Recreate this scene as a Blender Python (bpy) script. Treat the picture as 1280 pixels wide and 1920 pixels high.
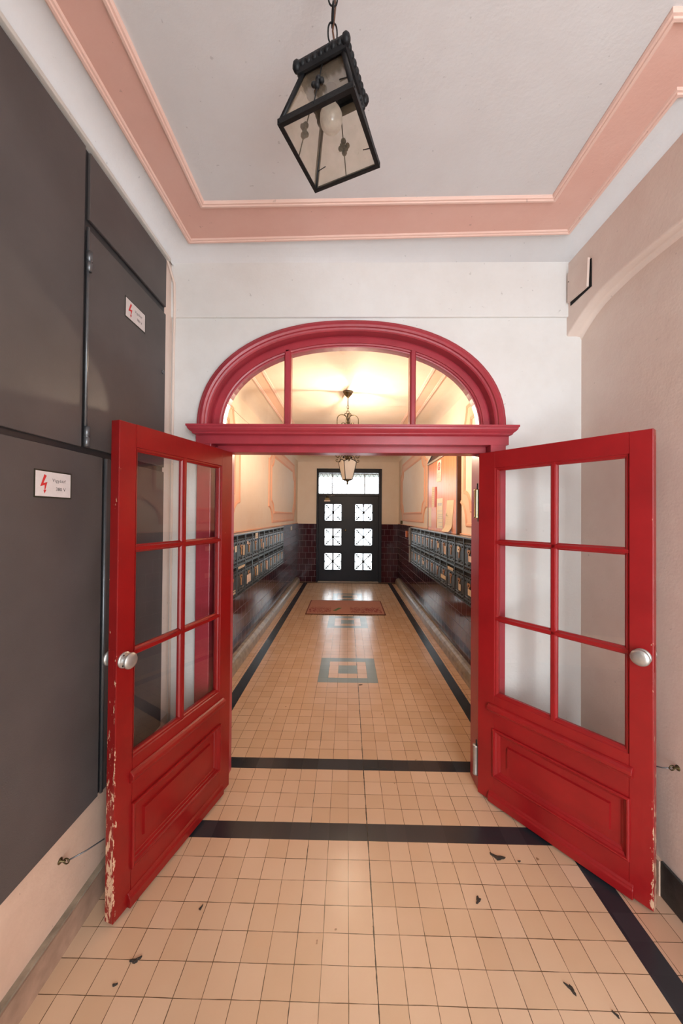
import bpy, bmesh, math, random
from mathutils import Vector, Matrix
random.seed(7)
sc = bpy.context.scene
for o in list(bpy.data.objects): bpy.data.objects.remove(o)
COL = sc.collection
PI = math.pi

# ------------------------------------------------------------------ camera
EYE = Vector((0, 0, 1.65))
yaw, pitch, roll = .01634, .00975, .00803
f = Vector((-math.sin(yaw), math.cos(yaw), 0)); r = Vector((math.cos(yaw), math.sin(yaw), 0)); u = Vector((0, 0, 1))
f, u = f*math.cos(pitch)+u*math.sin(pitch), u*math.cos(pitch)-f*math.sin(pitch)
r, u = r*math.cos(roll)+u*math.sin(roll), u*math.cos(roll)-r*math.sin(roll)
cam = bpy.data.objects.new('camera', bpy.data.cameras.new('camera')); COL.objects.link(cam)
cam.matrix_world = Matrix(((r.x, u.x, -f.x, 0), (r.y, u.y, -f.y, 0), (r.z, u.z, -f.z, EYE.z), (0, 0, 0, 1)))
cam.data.sensor_fit = 'HORIZONTAL'; cam.data.sensor_width = 36
cam.data.lens = 664.2*36/1280; cam.data.clip_start = .02
sc.camera = cam

# ------------------------------------------------------------------ world, light, exposure
W = bpy.data.worlds.new('overcast_sky'); sc.world = W; W.use_nodes = True
wn = W.node_tree.nodes['Background']
wt_ = W.node_tree; _n = wt_.nodes
_tc = _n.new('ShaderNodeTexCoord'); _sp = _n.new('ShaderNodeSeparateXYZ'); _mr = _n.new('ShaderNodeMapRange')
wt_.links.new(_tc.outputs['Generated'], _sp.inputs[0]); wt_.links.new(_sp.outputs[1], _mr.inputs[0])
_mr.inputs[1].default_value = -.15; _mr.inputs[2].default_value = .15
_mr.inputs[3].default_value = 10.6        # stronger sky set for the courtyard behind the camera
_mr.inputs[4].default_value = 6.8       # weaker sky set for the street beyond the far door
wt_.links.new(_mr.outputs[0], wn.inputs[1])
wn.inputs[0].default_value = (.88, .95, 1.0, 1)
def portal(name, loc, rot, sx, sy):
    l = bpy.data.lights.new(name, 'AREA'); l.shape = 'RECTANGLE'; l.size = sx; l.size_y = sy
    l.cycles.is_portal = True
    o = bpy.data.objects.new(name, l); o.location = loc; o.rotation_euler = rot; COL.objects.link(o)
portal('courtyard_portal', (.87, -1.22, 1.425), (PI/2, 0, 0), 1.04, 2.85)
portal('street_portal', (.05, 9.0, 1.5), (-PI/2, 0, 0), 1.6, 2.8)
LAMP_POWER = 3200.0          # radiance of the lit bulb in the corridor lantern
vs = sc.view_settings
vs.view_transform = 'Standard'; vs.look = 'None'; vs.gamma = 1; vs.use_curve_mapping = False
vs.exposure = 0.0

# ------------------------------------------------------------------ materials
class NT:
    def __init__(s, name):
        s.m = bpy.data.materials.new(name); s.m.use_nodes = True
        s.t = s.m.node_tree; s.n = s.t.nodes; s.b = s.n['Principled BSDF']
    def link(s, a, b): s.t.links.new(a, b)
    def _set(s, sock, v):
        if v is None: return
        if hasattr(v, 'is_linked') or isinstance(v, bpy.types.NodeSocket): s.link(v, sock)
        else: sock.default_value = v
    def math(s, op, a, b=None, c=None, clamp=False):
        n = s.n.new('ShaderNodeMath'); n.operation = op; n.use_clamp = clamp
        s._set(n.inputs[0], a); s._set(n.inputs[1], b); s._set(n.inputs[2], c)
        return n.outputs[0]
    def pos(s):
        g = s.n.new('ShaderNodeNewGeometry'); return g.outputs['Position']
    def obj(s):
        g = s.n.new('ShaderNodeTexCoord'); return g.outputs['Object']
    def sep(s, v):
        n = s.n.new('ShaderNodeSeparateXYZ'); s.link(v, n.inputs[0]); return n.outputs
    def comb(s, x, y, z):
        n = s.n.new('ShaderNodeCombineXYZ')
        for i, v in enumerate((x, y, z)): s._set(n.inputs[i], v)
        return n.outputs[0]
    def noise(s, vec, scale, detail=3, rough=.55):
        n = s.n.new('ShaderNodeTexNoise'); s._set(n.inputs['Vector'], vec)
        n.inputs['Scale'].default_value = scale; n.inputs['Detail'].default_value = detail
        n.inputs['Roughness'].default_value = rough
        return n.outputs[0]
    def ramp(s, fac, a, b, ca=0., cb=1.):
        n = s.n.new('ShaderNodeMapRange'); n.clamp = True
        s._set(n.inputs[0], fac); n.inputs[1].default_value = a; n.inputs[2].default_value = b
        n.inputs[3].default_value = ca; n.inputs[4].default_value = cb
        return n.outputs[0]
    def mix(s, fac, a, b):
        n = s.n.new('ShaderNodeMix'); n.data_type = 'RGBA'
        s._set(n.inputs[0], fac)
        for k, v in ((6, a), (7, b)):
            if isinstance(v, tuple): n.inputs[k].default_value = (*v[:3], 1)
            else: s.link(v, n.inputs[k])
        return n.outputs[2]
    def bump(s, h, strength=.2, dist=.01):
        n = s.n.new('ShaderNodeBump'); n.inputs['Strength'].default_value = strength
        n.inputs['Distance'].default_value = dist; s.link(h, n.inputs['Height'])
        s.link(n.outputs[0], s.b.inputs['Normal'])
    def fin(s, col=None, rough=None, metal=0, coat=0, spec=None):
        if isinstance(col, tuple): s.b.inputs['Base Color'].default_value = (*col[:3], 1)
        elif col is not None: s.link(col, s.b.inputs['Base Color'])
        if rough is not None: s._set(s.b.inputs['Roughness'], rough)
        s.b.inputs['Metallic'].default_value = metal
        if coat: s.b.inputs['Coat Weight'].default_value = coat; s.b.inputs['Coat Roughness'].default_value = .08
        if spec is not None: s.b.inputs['Specular IOR Level'].default_value = spec
        return s.m
def sh(c, k): return tuple(min(1, v*k) for v in c)
def plain(name, col, rough=.5, metal=0, var=.12, scale=12, bump=.1, bscale=60, coat=0):
    t = NT(name); p = t.pos()
    c = t.mix(t.ramp(t.noise(p, scale, 4), .3, .7), sh(col, 1-var), sh(col, 1+var))
    if bump: t.bump(t.noise(p, bscale, 3), bump, .002)
    return t.fin(c, rough, metal, coat)
def plaster(name, col, stain=None, samt=.35):
    t = NT(name); p = t.pos()
    n1 = t.ramp(t.noise(p, 1.6, 5, .6), .35, .7); n2 = t.ramp(t.noise(p, 7, 5, .7), .4, .75)
    stain = stain or sh(col, .78)
    c = t.mix(t.math('MULTIPLY', n1, samt), col, stain)
    c = t.mix(t.math('MULTIPLY', n2, samt*.45), c, sh(stain, .93))
    sp = t.ramp(t.noise(p, 38, 2, .5), .735, .76)
    c = t.mix(t.math('MULTIPLY', sp, .35), c, sh(stain, .5))
    h = t.math('ADD', t.noise(p, 9, 4), t.math('MULTIPLY', t.noise(p, 90, 3), .25))
    t.bump(h, .22, .012)
    return t.fin(c, .75)

M = {}
M['plaster'] = plaster('painted_plaster', (.70, .68, .64), (.56, .48, .41), .5)
M['plaster_white'] = plaster('white_plaster', (.80, .79, .77), (.66, .61, .56), .4)
M['plaster_pinkish'] = plaster('old_pinkish_plaster', (.84, .71, .63), (.70, .52, .44), .5)
M['plaster_low'] = plaster('worn_low_plaster', (.72, .52, .40), (.52, .33, .23), .7)
M['ceiling'] = plaster('ceiling_plaster', (.73, .72, .72), (.62, .58, .565), .4)
M['corridor'] = plaster('cream_plaster', (.86, .76, .65), (.80, .64, .50), .45)
M['pink'] = plaster('salmon_band', (.80, .50, .42), (.73, .38, .30), .5)
M['pinkrib'] = plaster('salmon_rib', (.88, .62, .53), (.80, .48, .39), .4)
M['peach'] = plaster('peach_band', (.86, .58, .43), (.82, .50, .35), .4)
M['peachrib'] = plaster('peach_rib', (.84, .48, .33), (.78, .40, .26), .4)
M['cab'] = plain('grey_painted_steel', (.082, .070, .067), .5, 0, .18, 3, .25, 220)
M['cabdark'] = plain('dark_steel_edge', (.02, .02, .022), .45)
M['steel'] = plain('grey_steel', (.16, .17, .18), .35, .7)
M['iron'] = plain('black_iron', (.008, .008, .009), .5, 0, .3, 20, .4, 120)
M['iron'].node_tree.nodes['Principled BSDF'].inputs['Specular IOR Level'].default_value = .25
M['bronze'] = plain('aged_bronze', (.10, .075, .035), .35, .85, .3, 40)
M['brass'] = plain('brass', (.55, .45, .24), .25, .9, .15, 40)
M['alu'] = plain('dull_aluminium', (.52, .50, .47), .38, .75, .08, 40, .15, 200)
M['doorblack'] = plain('blue_black_door', (.009, .010, .018), .40, 0, .2, 6, .15, 60)
M['doorblack'].node_tree.nodes['Principled BSDF'].inputs['Specular IOR Level'].default_value = .3
M['white'] = plain('white_plastic', (.75, .72, .66), .4)
M['orange'] = plain('orange_plastic', (.6, .16, .05), .4)
M['paper'] = plain('paper', (.80, .74, .62), .7, 0, .04, 8, .1)
M['paperold'] = plain('yellowed_paper', (.80, .66, .47), .7, 0, .05, 8, .1)
M['ink'] = plain('ink', (.10, .10, .12), .7, 0, 0, 5, 0)
M['inkred'] = plain('red_ink', (.62, .03, .03), .6, 0, .1, 40, 0)
M['inkblack'] = plain('black_ink', (.012, .012, .012), .6, 0, 0, 5, 0)
M['inkblue'] = plain('blue_ink', (.25, .33, .55), .6, 0, 0, 5, 0)
M['signwhite'] = plain('sign_enamel', (.70, .64, .62), .4, 0, .05, 40, 0)
M['signedge'] = plain('sign_border', (.02, .02, .01), .5, 0, 0, 5, 0)
M['redstrip'] = plain('red_paint', (.50, .05, .02), .5)
M['brown'] = plain('brown_varnish', (.085, .03, .012), .4, 0, .3, 6)
M['greymould'] = plain('grey_moulding', (.42, .36, .30), .5)
M['stone'] = plain('grey_limestone', (.32, .27, .20), .3, 0, .35, 14, .2, 80)
M['darkstone'] = plain('dark_plinth_stone', (.035, .033, .032), .45, 0, .4, 20, .4, 90)
M['rust'] = plain('rusty_brass', (.52, .25, .09), .42, .35, .4, 90)
M['card'] = plain('name_card', (.72, .60, .42), .6)
M['cardpink'] = plain('pale_card', (.80, .66, .56), .6)
M['mail'] = plain('dark_grey_metal', (.048, .055, .056), .38, .25, .4, 25, .35, 120)
M['mailedge'] = plain('light_grey_metal', (.11, .125, .13), .34, .5, .2, 30)
M['mailtop'] = plain('zinc_sheet', (.38, .36, .33), .3, .5, .2, 12)
M['black'] = plain('black_void', (.004, .004, .004), .9, 0, 0, 5, 0)
M['dirt'] = plain('dry_debris', (.035, .025, .018), .8, 0, .5, 200)
M['base'] = plain('pinkish_base_tile', (.36, .235, .17), .4, 0, .25, 12)
M['green'] = plain('green_dye', (.10, .17, .05), .9)
M['street'] = plain('pale_paving', (.6, .6, .58), .8)
M['facade'] = plain('grey_facade', (.30, .32, .30), .8)
M['greybar'] = plain('blue_grey_paint', (.20, .22, .27), .5)

def red_paint(name, base, chips=None):
    t = NT(name); o = t.obj(); p = t.pos()
    c = t.mix(t.ramp(t.noise(p, 5, 5, .6), .3, .7), sh(base, .86), sh(base, 1.12))
    grain = t.noise(t.comb(*[t.math('MULTIPLY', v, k) for v, k in zip(t.sep(p), (60, 60, 6))]), 2, 3)
    sc_ = t.math('MULTIPLY', t.ramp(t.noise(p, 45, 4, .75), .735, .75), .8)
    c = t.mix(sc_, c, (.55, .22, .16))
    if chips:
        L = chips; x, y, z = t.sep(o)
        edge = t.math('SUBTRACT', 1., t.ramp(t.math('ABSOLUTE', t.math('SUBTRACT', x, L-.001)), .003, .022))
        low = t.ramp(z, .05, .85, .15, 0.)
        n = t.noise(t.comb(t.math('MULTIPLY', x, 2.2), t.math('MULTIPLY', y, 2.2), t.math('MULTIPLY', z, .7)), 26, 5, .7)
        amt = t.math('ADD', n, t.math('MULTIPLY', t.math('ADD', low, .06), edge))
        chip = t.math('MULTIPLY', t.math('GREATER_THAN', amt, .705), t.math('GREATER_THAN', edge, .02))
        c = t.mix(chip, c, (.68, .44, .29))
    t.bump(t.math('ADD', t.math('MULTIPLY', grain, .5), t.noise(p, 30, 3)), .12, .003)
    return t.fin(c, .32, spec=.5)
M['frame_red'] = red_paint('door_red_with_sheen', (.40, .038, .055))  # same door red, reflected sheen mixed in as a pinker base colour
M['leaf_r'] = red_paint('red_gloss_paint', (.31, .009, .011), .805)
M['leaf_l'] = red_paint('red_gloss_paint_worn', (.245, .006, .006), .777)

def glass(name, tint=(1, 1, 1), haze=0., hazecol=(.6, .6, .6), rough=0.):
    t = NT(name); n = t.n; n.remove(t.b)
    tr = n.new('ShaderNodeBsdfTransparent'); tr.inputs[0].default_value = (*tint, 1)
    gl = n.new('ShaderNodeBsdfGlossy'); gl.inputs['Roughness'].default_value = rough
    g = n.new('ShaderNodeNewGeometry'); dt = n.new('ShaderNodeVectorMath'); dt.operation = 'DOT_PRODUCT'
    t.link(g.outputs['Normal'], dt.inputs[0]); t.link(g.outputs['Incoming'], dt.inputs[1])
    om = t.math('SUBTRACT', 1., t.math('ABSOLUTE', dt.outputs['Value']), clamp=True)   # two-sided Schlick reflectance
    k = t.math('MULTIPLY', t.math('ADD', .04, t.math('MULTIPLY', t.math('POWER', om, 5.), .96)), 2.1, clamp=True)
    mx = n.new('ShaderNodeMixShader'); t.link(k, mx.inputs[0]); t.link(tr.outputs[0], mx.inputs[1]); t.link(gl.outputs[0], mx.inputs[2])
    out = mx.outputs[0]
    if haze:
        df = n.new('ShaderNodeBsdfDiffuse'); df.inputs[0].default_value = (*hazecol, 1)
        tl = n.new('ShaderNodeBsdfTranslucent'); tl.inputs[0].default_value = (*hazecol, 1)
        a = n.new('ShaderNodeMixShader'); a.inputs[0].default_value = .5; t.link(df.outputs[0], a.inputs[1]); t.link(tl.outputs[0], a.inputs[2])
        h = t.math('MULTIPLY', t.ramp(t.noise(t.pos(), 14, 4, .6), .25, .75, .35, 1.), haze)
        b = n.new('ShaderNodeMixShader'); t.link(h, b.inputs[0]); t.link(out, b.inputs[1]); t.link(a.outputs[0], b.inputs[2]); out = b.outputs[0]
    t.link(out, n['Material Output'].inputs[0])
    return t.m
M['glass'] = glass('window_glass', (.985, .99, .985))
M['dirtyglass'] = glass('dusty_ribbed_glass', (.93, .88, .80), .35, (.55, .44, .32), .15)
def opal():
    t = NT('opal_glass'); n = t.n
    tl = n.new('ShaderNodeBsdfTranslucent'); tl.inputs[0].default_value = (1, .9, .75, 1)
    mx = n.new('ShaderNodeMixShader'); mx.inputs[0].default_value = .10
    t.fin((.74, .74, .68), .25)
    t.link(t.b.outputs[0], mx.inputs[1]); t.link(tl.outputs[0], mx.inputs[2]); t.link(mx.outputs[0], n['Material Output'].inputs[0])
    return t.m
M['opal'] = opal()
M['bulb'] = glass('milky_bulb_glass', (.9, .88, .85), .72, (.85, .80, .74), .05)
t = NT('lit_bulb'); t.b.inputs['Emission Color'].default_value = (1, .79, .57, 1); t.b.inputs['Emission Strength'].default_value = LAMP_POWER
M['lit'] = t.fin((.9, .8, .7), .5)

# floor: 10 cm cream tiles with dark bands and square motifs
def floor_mat():
    t = NT('cream_floor_tiles'); p = t.pos(); X, Y, Z = t.sep(p)
    m = t.math
    def band(v, a, b): return m('COMPARE', v, (a+b)/2, (b-a)/2)
    def mul(a, b): return m('MULTIPLY', a, b)
    def mx(a, b): return m('MAXIMUM', a, b)
    def line(v, off, w):
        fx = m('FRACT', m('DIVIDE', m('SUBTRACT', v, off-10), .1))
        d = mul(m('MINIMUM', fx, m('SUBTRACT', 1., fx)), .1)
        return m('LESS_THAN', d, w)
    wn_ = t.noise(p, 9, 3, .6)
    wob = m('MULTIPLY', m('SUBTRACT', t.noise(p, 6, 2), .5), .004)
    Xw = m('ADD', X, wob); Yw = m('ADD', Y, wob)
    w = t.ramp(wn_, .35, .7, .0008, .0017)
    lines = mx(line(Xw, .018, w), line(Yw, .0145, w))
    crack = m('LESS_THAN', m('ABSOLUTE', m('SUBTRACT', Xw, .118)), t.ramp(t.noise(p, 12, 4, .7), 0.35, .6, .0014, .0036))
    crack2 = m('LESS_THAN', m('ABSOLUTE', m('SUBTRACT', Xw, -.182)), t.ramp(t.noise(p, 7, 4, .7), .5, .7, .0005, .0028))
    crack = mx(crack, crack2)
    black = band(Y, 2.3145, 2.4145)
    for a in (mul(band(Y, 1.8145, 1.9145), band(X, -1.06, 1.204)), mul(band(X, 1.104, 1.204), band(Y, -3, 1.9)),
              mul(band(X, -1.054, -.956), band(Y, 2.40, 8.70)), mul(band(X, .998, 1.094), band(Y, 2.40, 8.70)), band(Y, 8.64, 8.74)):
        black = mx(black, a)
    dx = m('ABSOLUTE', m('SUBTRACT', X, .018))
    k = m('SUBTRACT', Y, 3.8145-.85)
    dy = m('ABSOLUTE', m('SUBTRACT', m('MULTIPLY', m('FRACT', m('DIVIDE', k, 1.7)), 1.7), .85))
    ch = mx(dx, dy)
    mot = mx(m('LESS_THAN', ch, .1), m('COMPARE', ch, .25, .05))
    mot = mul(mot, band(Y, 3.2, 7.8))
    # per-tile colour
    ix = m('FLOOR', m('DIVIDE', m('SUBTRACT', X, .018), .1)); iy = m('FLOOR', m('DIVIDE', m('SUBTRACT', Y, .0145), .1))
    wt = t.n.new('ShaderNodeTexWhiteNoise'); wt.noise_dimensions = '3D'; t.link(t.comb(ix, iy, 0.), wt.inputs[0])
    tv = wt.outputs['Value']
    cream = t.mix(tv, (.66, .455, .295), (.74, .535, .37))
    cream = t.mix(mul(t.ramp(t.noise(p, 3.2, 5, .65), .35, .8), .3), cream, (.58, .36, .21))
    outr = m('GREATER_THAN', X, 1.204)
    cream = t.mix(mul(outr, .6), cream, (.60, .33, .22))
    spots = t.ramp(t.noise(p, 22, 2, .5), .745, .775)
    cream = t.mix(mul(spots, .7), cream, (.20, .08, .03))
    dark = t.mix(tv, (.016, .019, .026), (.035, .038, .045))
    slate = t.mix(tv, (.19, .245, .235), (.235, .285, .265))
    c = t.mix(black, cream, dark); c = t.mix(mot, c, slate)
    anyd = mx(black, mot)
    lc = t.mix(anyd, (.075, .04, .015), (.03, .035, .04))
    nob = m('SUBTRACT', 1., mul(anyd, .6))
    c = t.mix(mul(mul(lines, .9), nob), c, lc)
    c = t.mix(mul(mul(crack, .9), m('SUBTRACT', 1., mul(mot, .8))), c, (.02, .013, .01))
    t.bump(m('SUBTRACT', t.math('MULTIPLY', t.noise(p, 14, 2), .5), m('MULTIPLY', lines, .5)), .10, .003)
    rg = t.ramp(t.noise(p, 6, 4), .3, .7, .19, .25)
    return t.fin(c, rg)
M['floor'] = floor_mat()

def wainscot(name, along):
    t = NT(name); p = t.sep(t.pos()); a = p[along]
    br = t.n.new('ShaderNodeTexBrick'); t.link(t.comb(t.math('ADD', a, 20.), t.math('ADD', p[2], .012), 0.), br.inputs[0])
    br.inputs['Scale'].default_value = 1; br.inputs['Brick Width'].default_value = .15; br.inputs['Row Height'].default_value = .147
    br.inputs['Mortar Size'].default_value = .0022; br.inputs['Mortar Smooth'].default_value = 0
    br.inputs['Color1'].default_value = (.038, .007, .013, 1); br.inputs['Color2'].default_value = (.058, .010, .018, 1)
    br.inputs['Mortar'].default_value = (.26, .20, .22, 1)
    t.bump(t.math('ADD', t.math('MULTIPLY', br.outputs[1], -1.), t.math('MULTIPLY', t.noise(t.pos(), 12, 2), .6)), .12, .004)
    return t.fin(br.outputs[0], t.ramp(br.outputs[1], 0, 1, .10, .6), spec=.4)
M['tile_y'] = wainscot('maroon_glazed_tiles', 1); M['tile_x'] = wainscot('maroon_glazed_tiles_end', 0)

def pine():
    t = NT('varnished_pine_boards'); X, Y, Z = t.sep(t.pos())
    fr = t.math('FRACT', t.math('DIVIDE', Y, .085))
    gr = t.math('LESS_THAN', fr, .09)
    ws = t.noise(t.comb(X, t.math('MULTIPLY', Y, 26.), t.math('MULTIPLY', Z, 1.2)), 1.6, 4)
    kn = t.ramp(t.noise(t.comb(X, t.math('MULTIPLY', Y, 3), Z), 11, 1), .72, .78)
    c = t.mix(t.ramp(ws, .3, .7), (.80, .35, .17), (.68, .23, .09)); c = t.mix(t.math('MULTIPLY', kn, .6), c, (.25, .06, .02))
    c = t.mix(t.math('MULTIPLY', gr, .7), c, (.22, .045, .015))
    t.bump(t.math('SUBTRACT', 1., gr), .3, .004)
    return t.fin(c, .33)
M['pine'] = pine()
def mat_mat():
    t = NT('faded_red_mat'); p = t.pos(); X, Y, Z = t.sep(p)
    c = t.mix(t.noise(p, 90, 2), (.42, .17, .11), (.52, .24, .16))
    zone = t.math('MULTIPLY', t.ramp(Y, 5.95, 6.0), t.math('SUBTRACT', 1., t.ramp(Y, 6.25, 6.42)))
    zx = t.math('ADD', t.math('COMPARE', X, -.46, .19), t.math('COMPARE', X, .33, .27))
    w = t.n.new('ShaderNodeTexNoise'); t.link(p, w.inputs[0]); w.inputs['Scale'].default_value = 11; w.inputs['Distortion'].default_value = 2.2; w.inputs['Detail'].default_value = 1
    pat = t.ramp(t.math('ABSOLUTE', t.math('SUBTRACT', w.outputs[0], .5)), .03, .075, 1., 0.)
    c = t.mix(t.math('MULTIPLY', t.math('MULTIPLY', pat, zone), zx), c, (.24, .025, .025))
    return t.fin(c, .95)
M['mat'] = mat_mat()
t = NT('mat_edge'); M['matedge'] = t.fin((.16, .04, .02), .9)

# ------------------------------------------------------------------ mesh builder
class MB:
    def __init__(s): s.bm = bmesh.new(); s.mats = []
    def mi(s, m):
        m = M[m] if isinstance(m, str) else m
        if m not in s.mats: s.mats.append(m)
        return s.mats.index(m)
    def face(s, vs_, k, smooth=False):
        try: fc = s.bm.faces.new(vs_)
        except ValueError: return
        fc.material_index = k; fc.smooth = smooth
    def box(s, x0, x1, y0, y1, z0, z1, m):
        k = s.mi(m); v = [s.bm.verts.new((x, y, z)) for x in (x0, x1) for y in (y0, y1) for z in (z0, z1)]
        for q in ((0, 1, 3, 2), (4, 6, 7, 5), (0, 4, 5, 1), (2, 3, 7, 6), (0, 2, 6, 4), (1, 5, 7, 3)): s.face([v[i] for i in q], k)
        return s
    def prism(s, pts, fn, a, b, m):
        """closed 2D outline extruded from a to b; fn(p, h) -> xyz"""
        k = s.mi(m); A = [s.bm.verts.new(fn(p, a)) for p in pts]; B = [s.bm.verts.new(fn(p, b)) for p in pts]
        s.face(A, k); s.face(B[::-1], k); n = len(pts)
        for i in range(n): s.face([A[i], A[(i+1) % n], B[(i+1) % n], B[i]], k)
        return s
    def quad(s, pts, m):
        s.face([s.bm.verts.new(p) for p in pts], s.mi(m)); return s
    def grid(s, rows, m, smooth=True, cl=False, clrow=False):
        k = s.mi(m); V = [[s.bm.verts.new(p) for p in row] for row in rows]
        R_ = len(V)
        for i in range(R_ if clrow else R_-1):
            n = len(V[i]); j2 = (i+1) % R_
            for j in range(n if cl else n-1): s.face([V[i][j], V[i][(j+1) % n], V[j2][(j+1) % n], V[j2][j]], k, smooth)
        return V
    def tube(s, pts, rad, m, seg=8, closed=False):
        pts = [Vector(p) for p in pts]; n = len(pts); rows = []
        up = Vector((.13, .31, .94))
        prev = None
        for i, p in enumerate(pts):
            d = (pts[(i+1) % n]-pts[i-1]) if closed else (pts[min(i+1, n-1)]-pts[max(i-1, 0)])
            d = d.normalized() if d.length > 1e-9 else Vector((0, 0, 1))
            a = prev - d*prev.dot(d) if prev is not None else up.cross(d)
            if a.length < 1e-4: a = Vector((1, 0, 0)).cross(d)
            a.normalize(); b = d.cross(a); prev = a
            rr = rad[i] if isinstance(rad, (list, tuple)) else rad
            rows.append([p+a*math.cos(2*PI*j/seg)*rr+b*math.sin(2*PI*j/seg)*rr for j in range(seg)])
        V = s.grid(rows, m, True, True, closed)
        if not closed:
            k = s.mi(m); s.face(V[0][::-1], k); s.face(V[-1], k)
        return s
    def lathe(s, prof, o, m, axis='z', seg=20):
        """prof: list of (radius, height)"""
        o = Vector(o); rows = []
        for rr, h in prof:
            row = []
            for j in range(seg):
                a = 2*PI*j/seg; c, d = rr*math.cos(a), rr*math.sin(a)
                q = {'z': (c, d, h), 'y': (c, h, d), 'x': (h, c, d)}[axis]
                row.append(o+Vector(q))
            rows.append(row)
        V = s.grid(rows, m, True, True); k = s.mi(m)
        s.face(V[0][::-1], k); s.face(V[-1], k)
        return s
    def ball(s, c, rad, m, seg=10, sq=(1, 1, 1)):
        rows = []
        for i in range(1, seg//2+1):
            th = PI*i/(seg//2+1)
            rows.append([Vector(c)+Vector((rad*sq[0]*math.sin(th)*math.cos(2*PI*j/seg), rad*sq[1]*math.sin(th)*math.sin(2*PI*j/seg), rad*sq[2]*math.cos(th))) for j in range(seg)])
        V = s.grid(rows, m, True, True); k = s.mi(m); s.face(V[0], k, True); s.face(V[-1][::-1], k, True)
        return s
    def sweep(s, path, prof, fn, m, closed=True, flat=True):
        """2D path, profile [(in-plane offset, height)], fn((a,b),h) -> xyz"""
        n = len(path); rows = []
        for i in range(n):
            p = Vector(path[i]); a = Vector(path[i-1]) if (closed or i) else None; b = Vector(path[(i+1) % n]) if (closed or i < n-1) else None
            d0 = (p-a).normalized() if a is not None else None; d1 = (b-p).normalized() if b is not None else None
            if d0 is None: d0 = d1
            if d1 is None: d1 = d0
            n0 = Vector((-d0.y, d0.x)); n1 = Vector((-d1.y, d1.x)); mm = n0+n1
            if mm.length < 1e-6: mm = n0.copy()
            mm.normalize(); k = 1/max(.45, mm.dot(n0))
            rows.append([fn(p+mm*k*q[0], q[1]) for q in prof])
        V = s.grid(rows, m, not flat, False, closed)
        if not closed:
            k = s.mi(m); s.face(V[0], k); s.face(V[-1][::-1], k)
        return s
    def text(s, body, size, fn, m, spacing=1.0):
        c = bpy.data.curves.new('tmp', 'FONT'); c.body = body; c.size = size; c.extrude = .0002; c.space_character = spacing
        c.resolution_u = 3; c.align_x = 'LEFT'
        o = bpy.data.objects.new('tmp', c); COL.objects.link(o)
        dg = bpy.context.evaluated_depsgraph_get(); me = o.evaluated_get(dg).to_mesh()
        k = s.mi(m); vv = [s.bm.verts.new(fn(v.co)) for v in me.vertices]
        for pl in me.polygons: s.face([vv[i] for i in pl.vertices], k)
        o.evaluated_get(dg).to_mesh_clear(); bpy.data.objects.remove(o); bpy.data.curves.remove(c)
        return s
    def build(s, name, parent=None, bevel=0, segs=2, label=None, cat=None, group=None, kind=None, recalc=True):
        if recalc: bmesh.ops.recalc_face_normals(s.bm, faces=s.bm.faces)
        me = bpy.data.meshes.new(name); s.bm.to_mesh(me); s.bm.free()
        for m in s.mats: me.materials.append(m)
        o = bpy.data.objects.new(name, me); COL.objects.link(o)
        if parent is not None: o.parent = parent
        if bevel:
            b = o.modifiers.new('bevel', 'BEVEL'); b.width = bevel; b.segments = segs; b.limit_method = 'ANGLE'; b.angle_limit = math.radians(40)
        return tag(o, label, cat, group, kind)
def tag(o, label=None, cat=None, group=None, kind=None):
    if label: o['label'] = label
    if cat: o['category'] = cat
    if group: o['group'] = group
    if kind: o['kind'] = kind
    return o
def empty(name, loc=(0, 0, 0), rz=0, label=None, cat=None, group=None, kind=None):
    o = bpy.data.objects.new(name, None); o.location = loc; o.rotation_euler = (0, 0, rz); o.empty_display_size = .1
    COL.objects.link(o); return tag(o, label, cat, group, kind)
S = 'structure'

# ------------------------------------------------------------------ dimensions
YW, YB = 2.13, 2.30            # front and back of the arch wall
YE = 8.80                      # street end of the corridor
XL, XR = -1.075, 1.39          # entrance walls
CL, CR = -1.24, 1.275          # corridor walls
YN = -1.2                      # open courtyard side
ZC, ZD = 3.25, 3.10            # ceilings

# ------------------------------------------------------------------ floor
MB().box(-1.40, 1.60, YN, YE+.02, -.12, 0, 'floor').build('floor', kind=S)
MB().box(-6, 6, YE+.02, 16, -.30, -.02, 'street').build('floor', kind=S)

# ------------------------------------------------------------------ entrance walls
b = MB(); b.box(XL-.12, XL, YN, YW, .45, ZC+.1, 'plaster_pinkish'); b.box(XL-.12, XL, YN, YW, 0, .45, 'plaster_low'); b.build('wall_left', kind=S)
b = MB(); b.box(XR, XR+.12, YN, YW, 0, ZC+.1, 'plaster_pinkish'); b.build('wall_right', kind=S)
MB().box(XL-.12, .35, YN-.15, YN, 0, ZC+.1, 'plaster').box(.35, 1.5, YN-.15, YN, 2.85, ZC+.1, 'plaster').build('wall_back_light_blocker', kind=S)  # unseen wall; opening narrowed and lowered to shape the incoming daylight
# beam along the right wall with a rounded soffit
ys = [YW, 2.08, 2.0, 1.93, 1.86, 1.75, 1.66, 1.4, .8, 0, YN]
zi = [2.731, 2.755, 2.79, 2.815, 2.829, 2.835, 2.834, 2.817, 2.81, 2.81, 2.81]
zo = [2.731, 2.765, 2.807, 2.83, 2.842, 2.853, 2.856, 2.846, 2.84, 2.84, 2.84]
b = MB(); rows = []
for y, a, c in zip(ys, zi, zo):
    rows.append([(1.303, y, 3.16), (1.303, y, a+.012), (1.305, y, a+.004), (1.312, y, a), (XR-.03, y, a+(c-a)*.6), (XR-.008, y, c-.004), (XR+.004, y, c-.03)])
b.grid(rows, 'plaster_pinkish', True)
b.build('trim_right_beam', kind=S, recalc=False)
MB().box(1.304, 1.5, YN, YW, 3.14, ZC+.1, 'plaster').build('trim_right_beam', kind=S)

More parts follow.
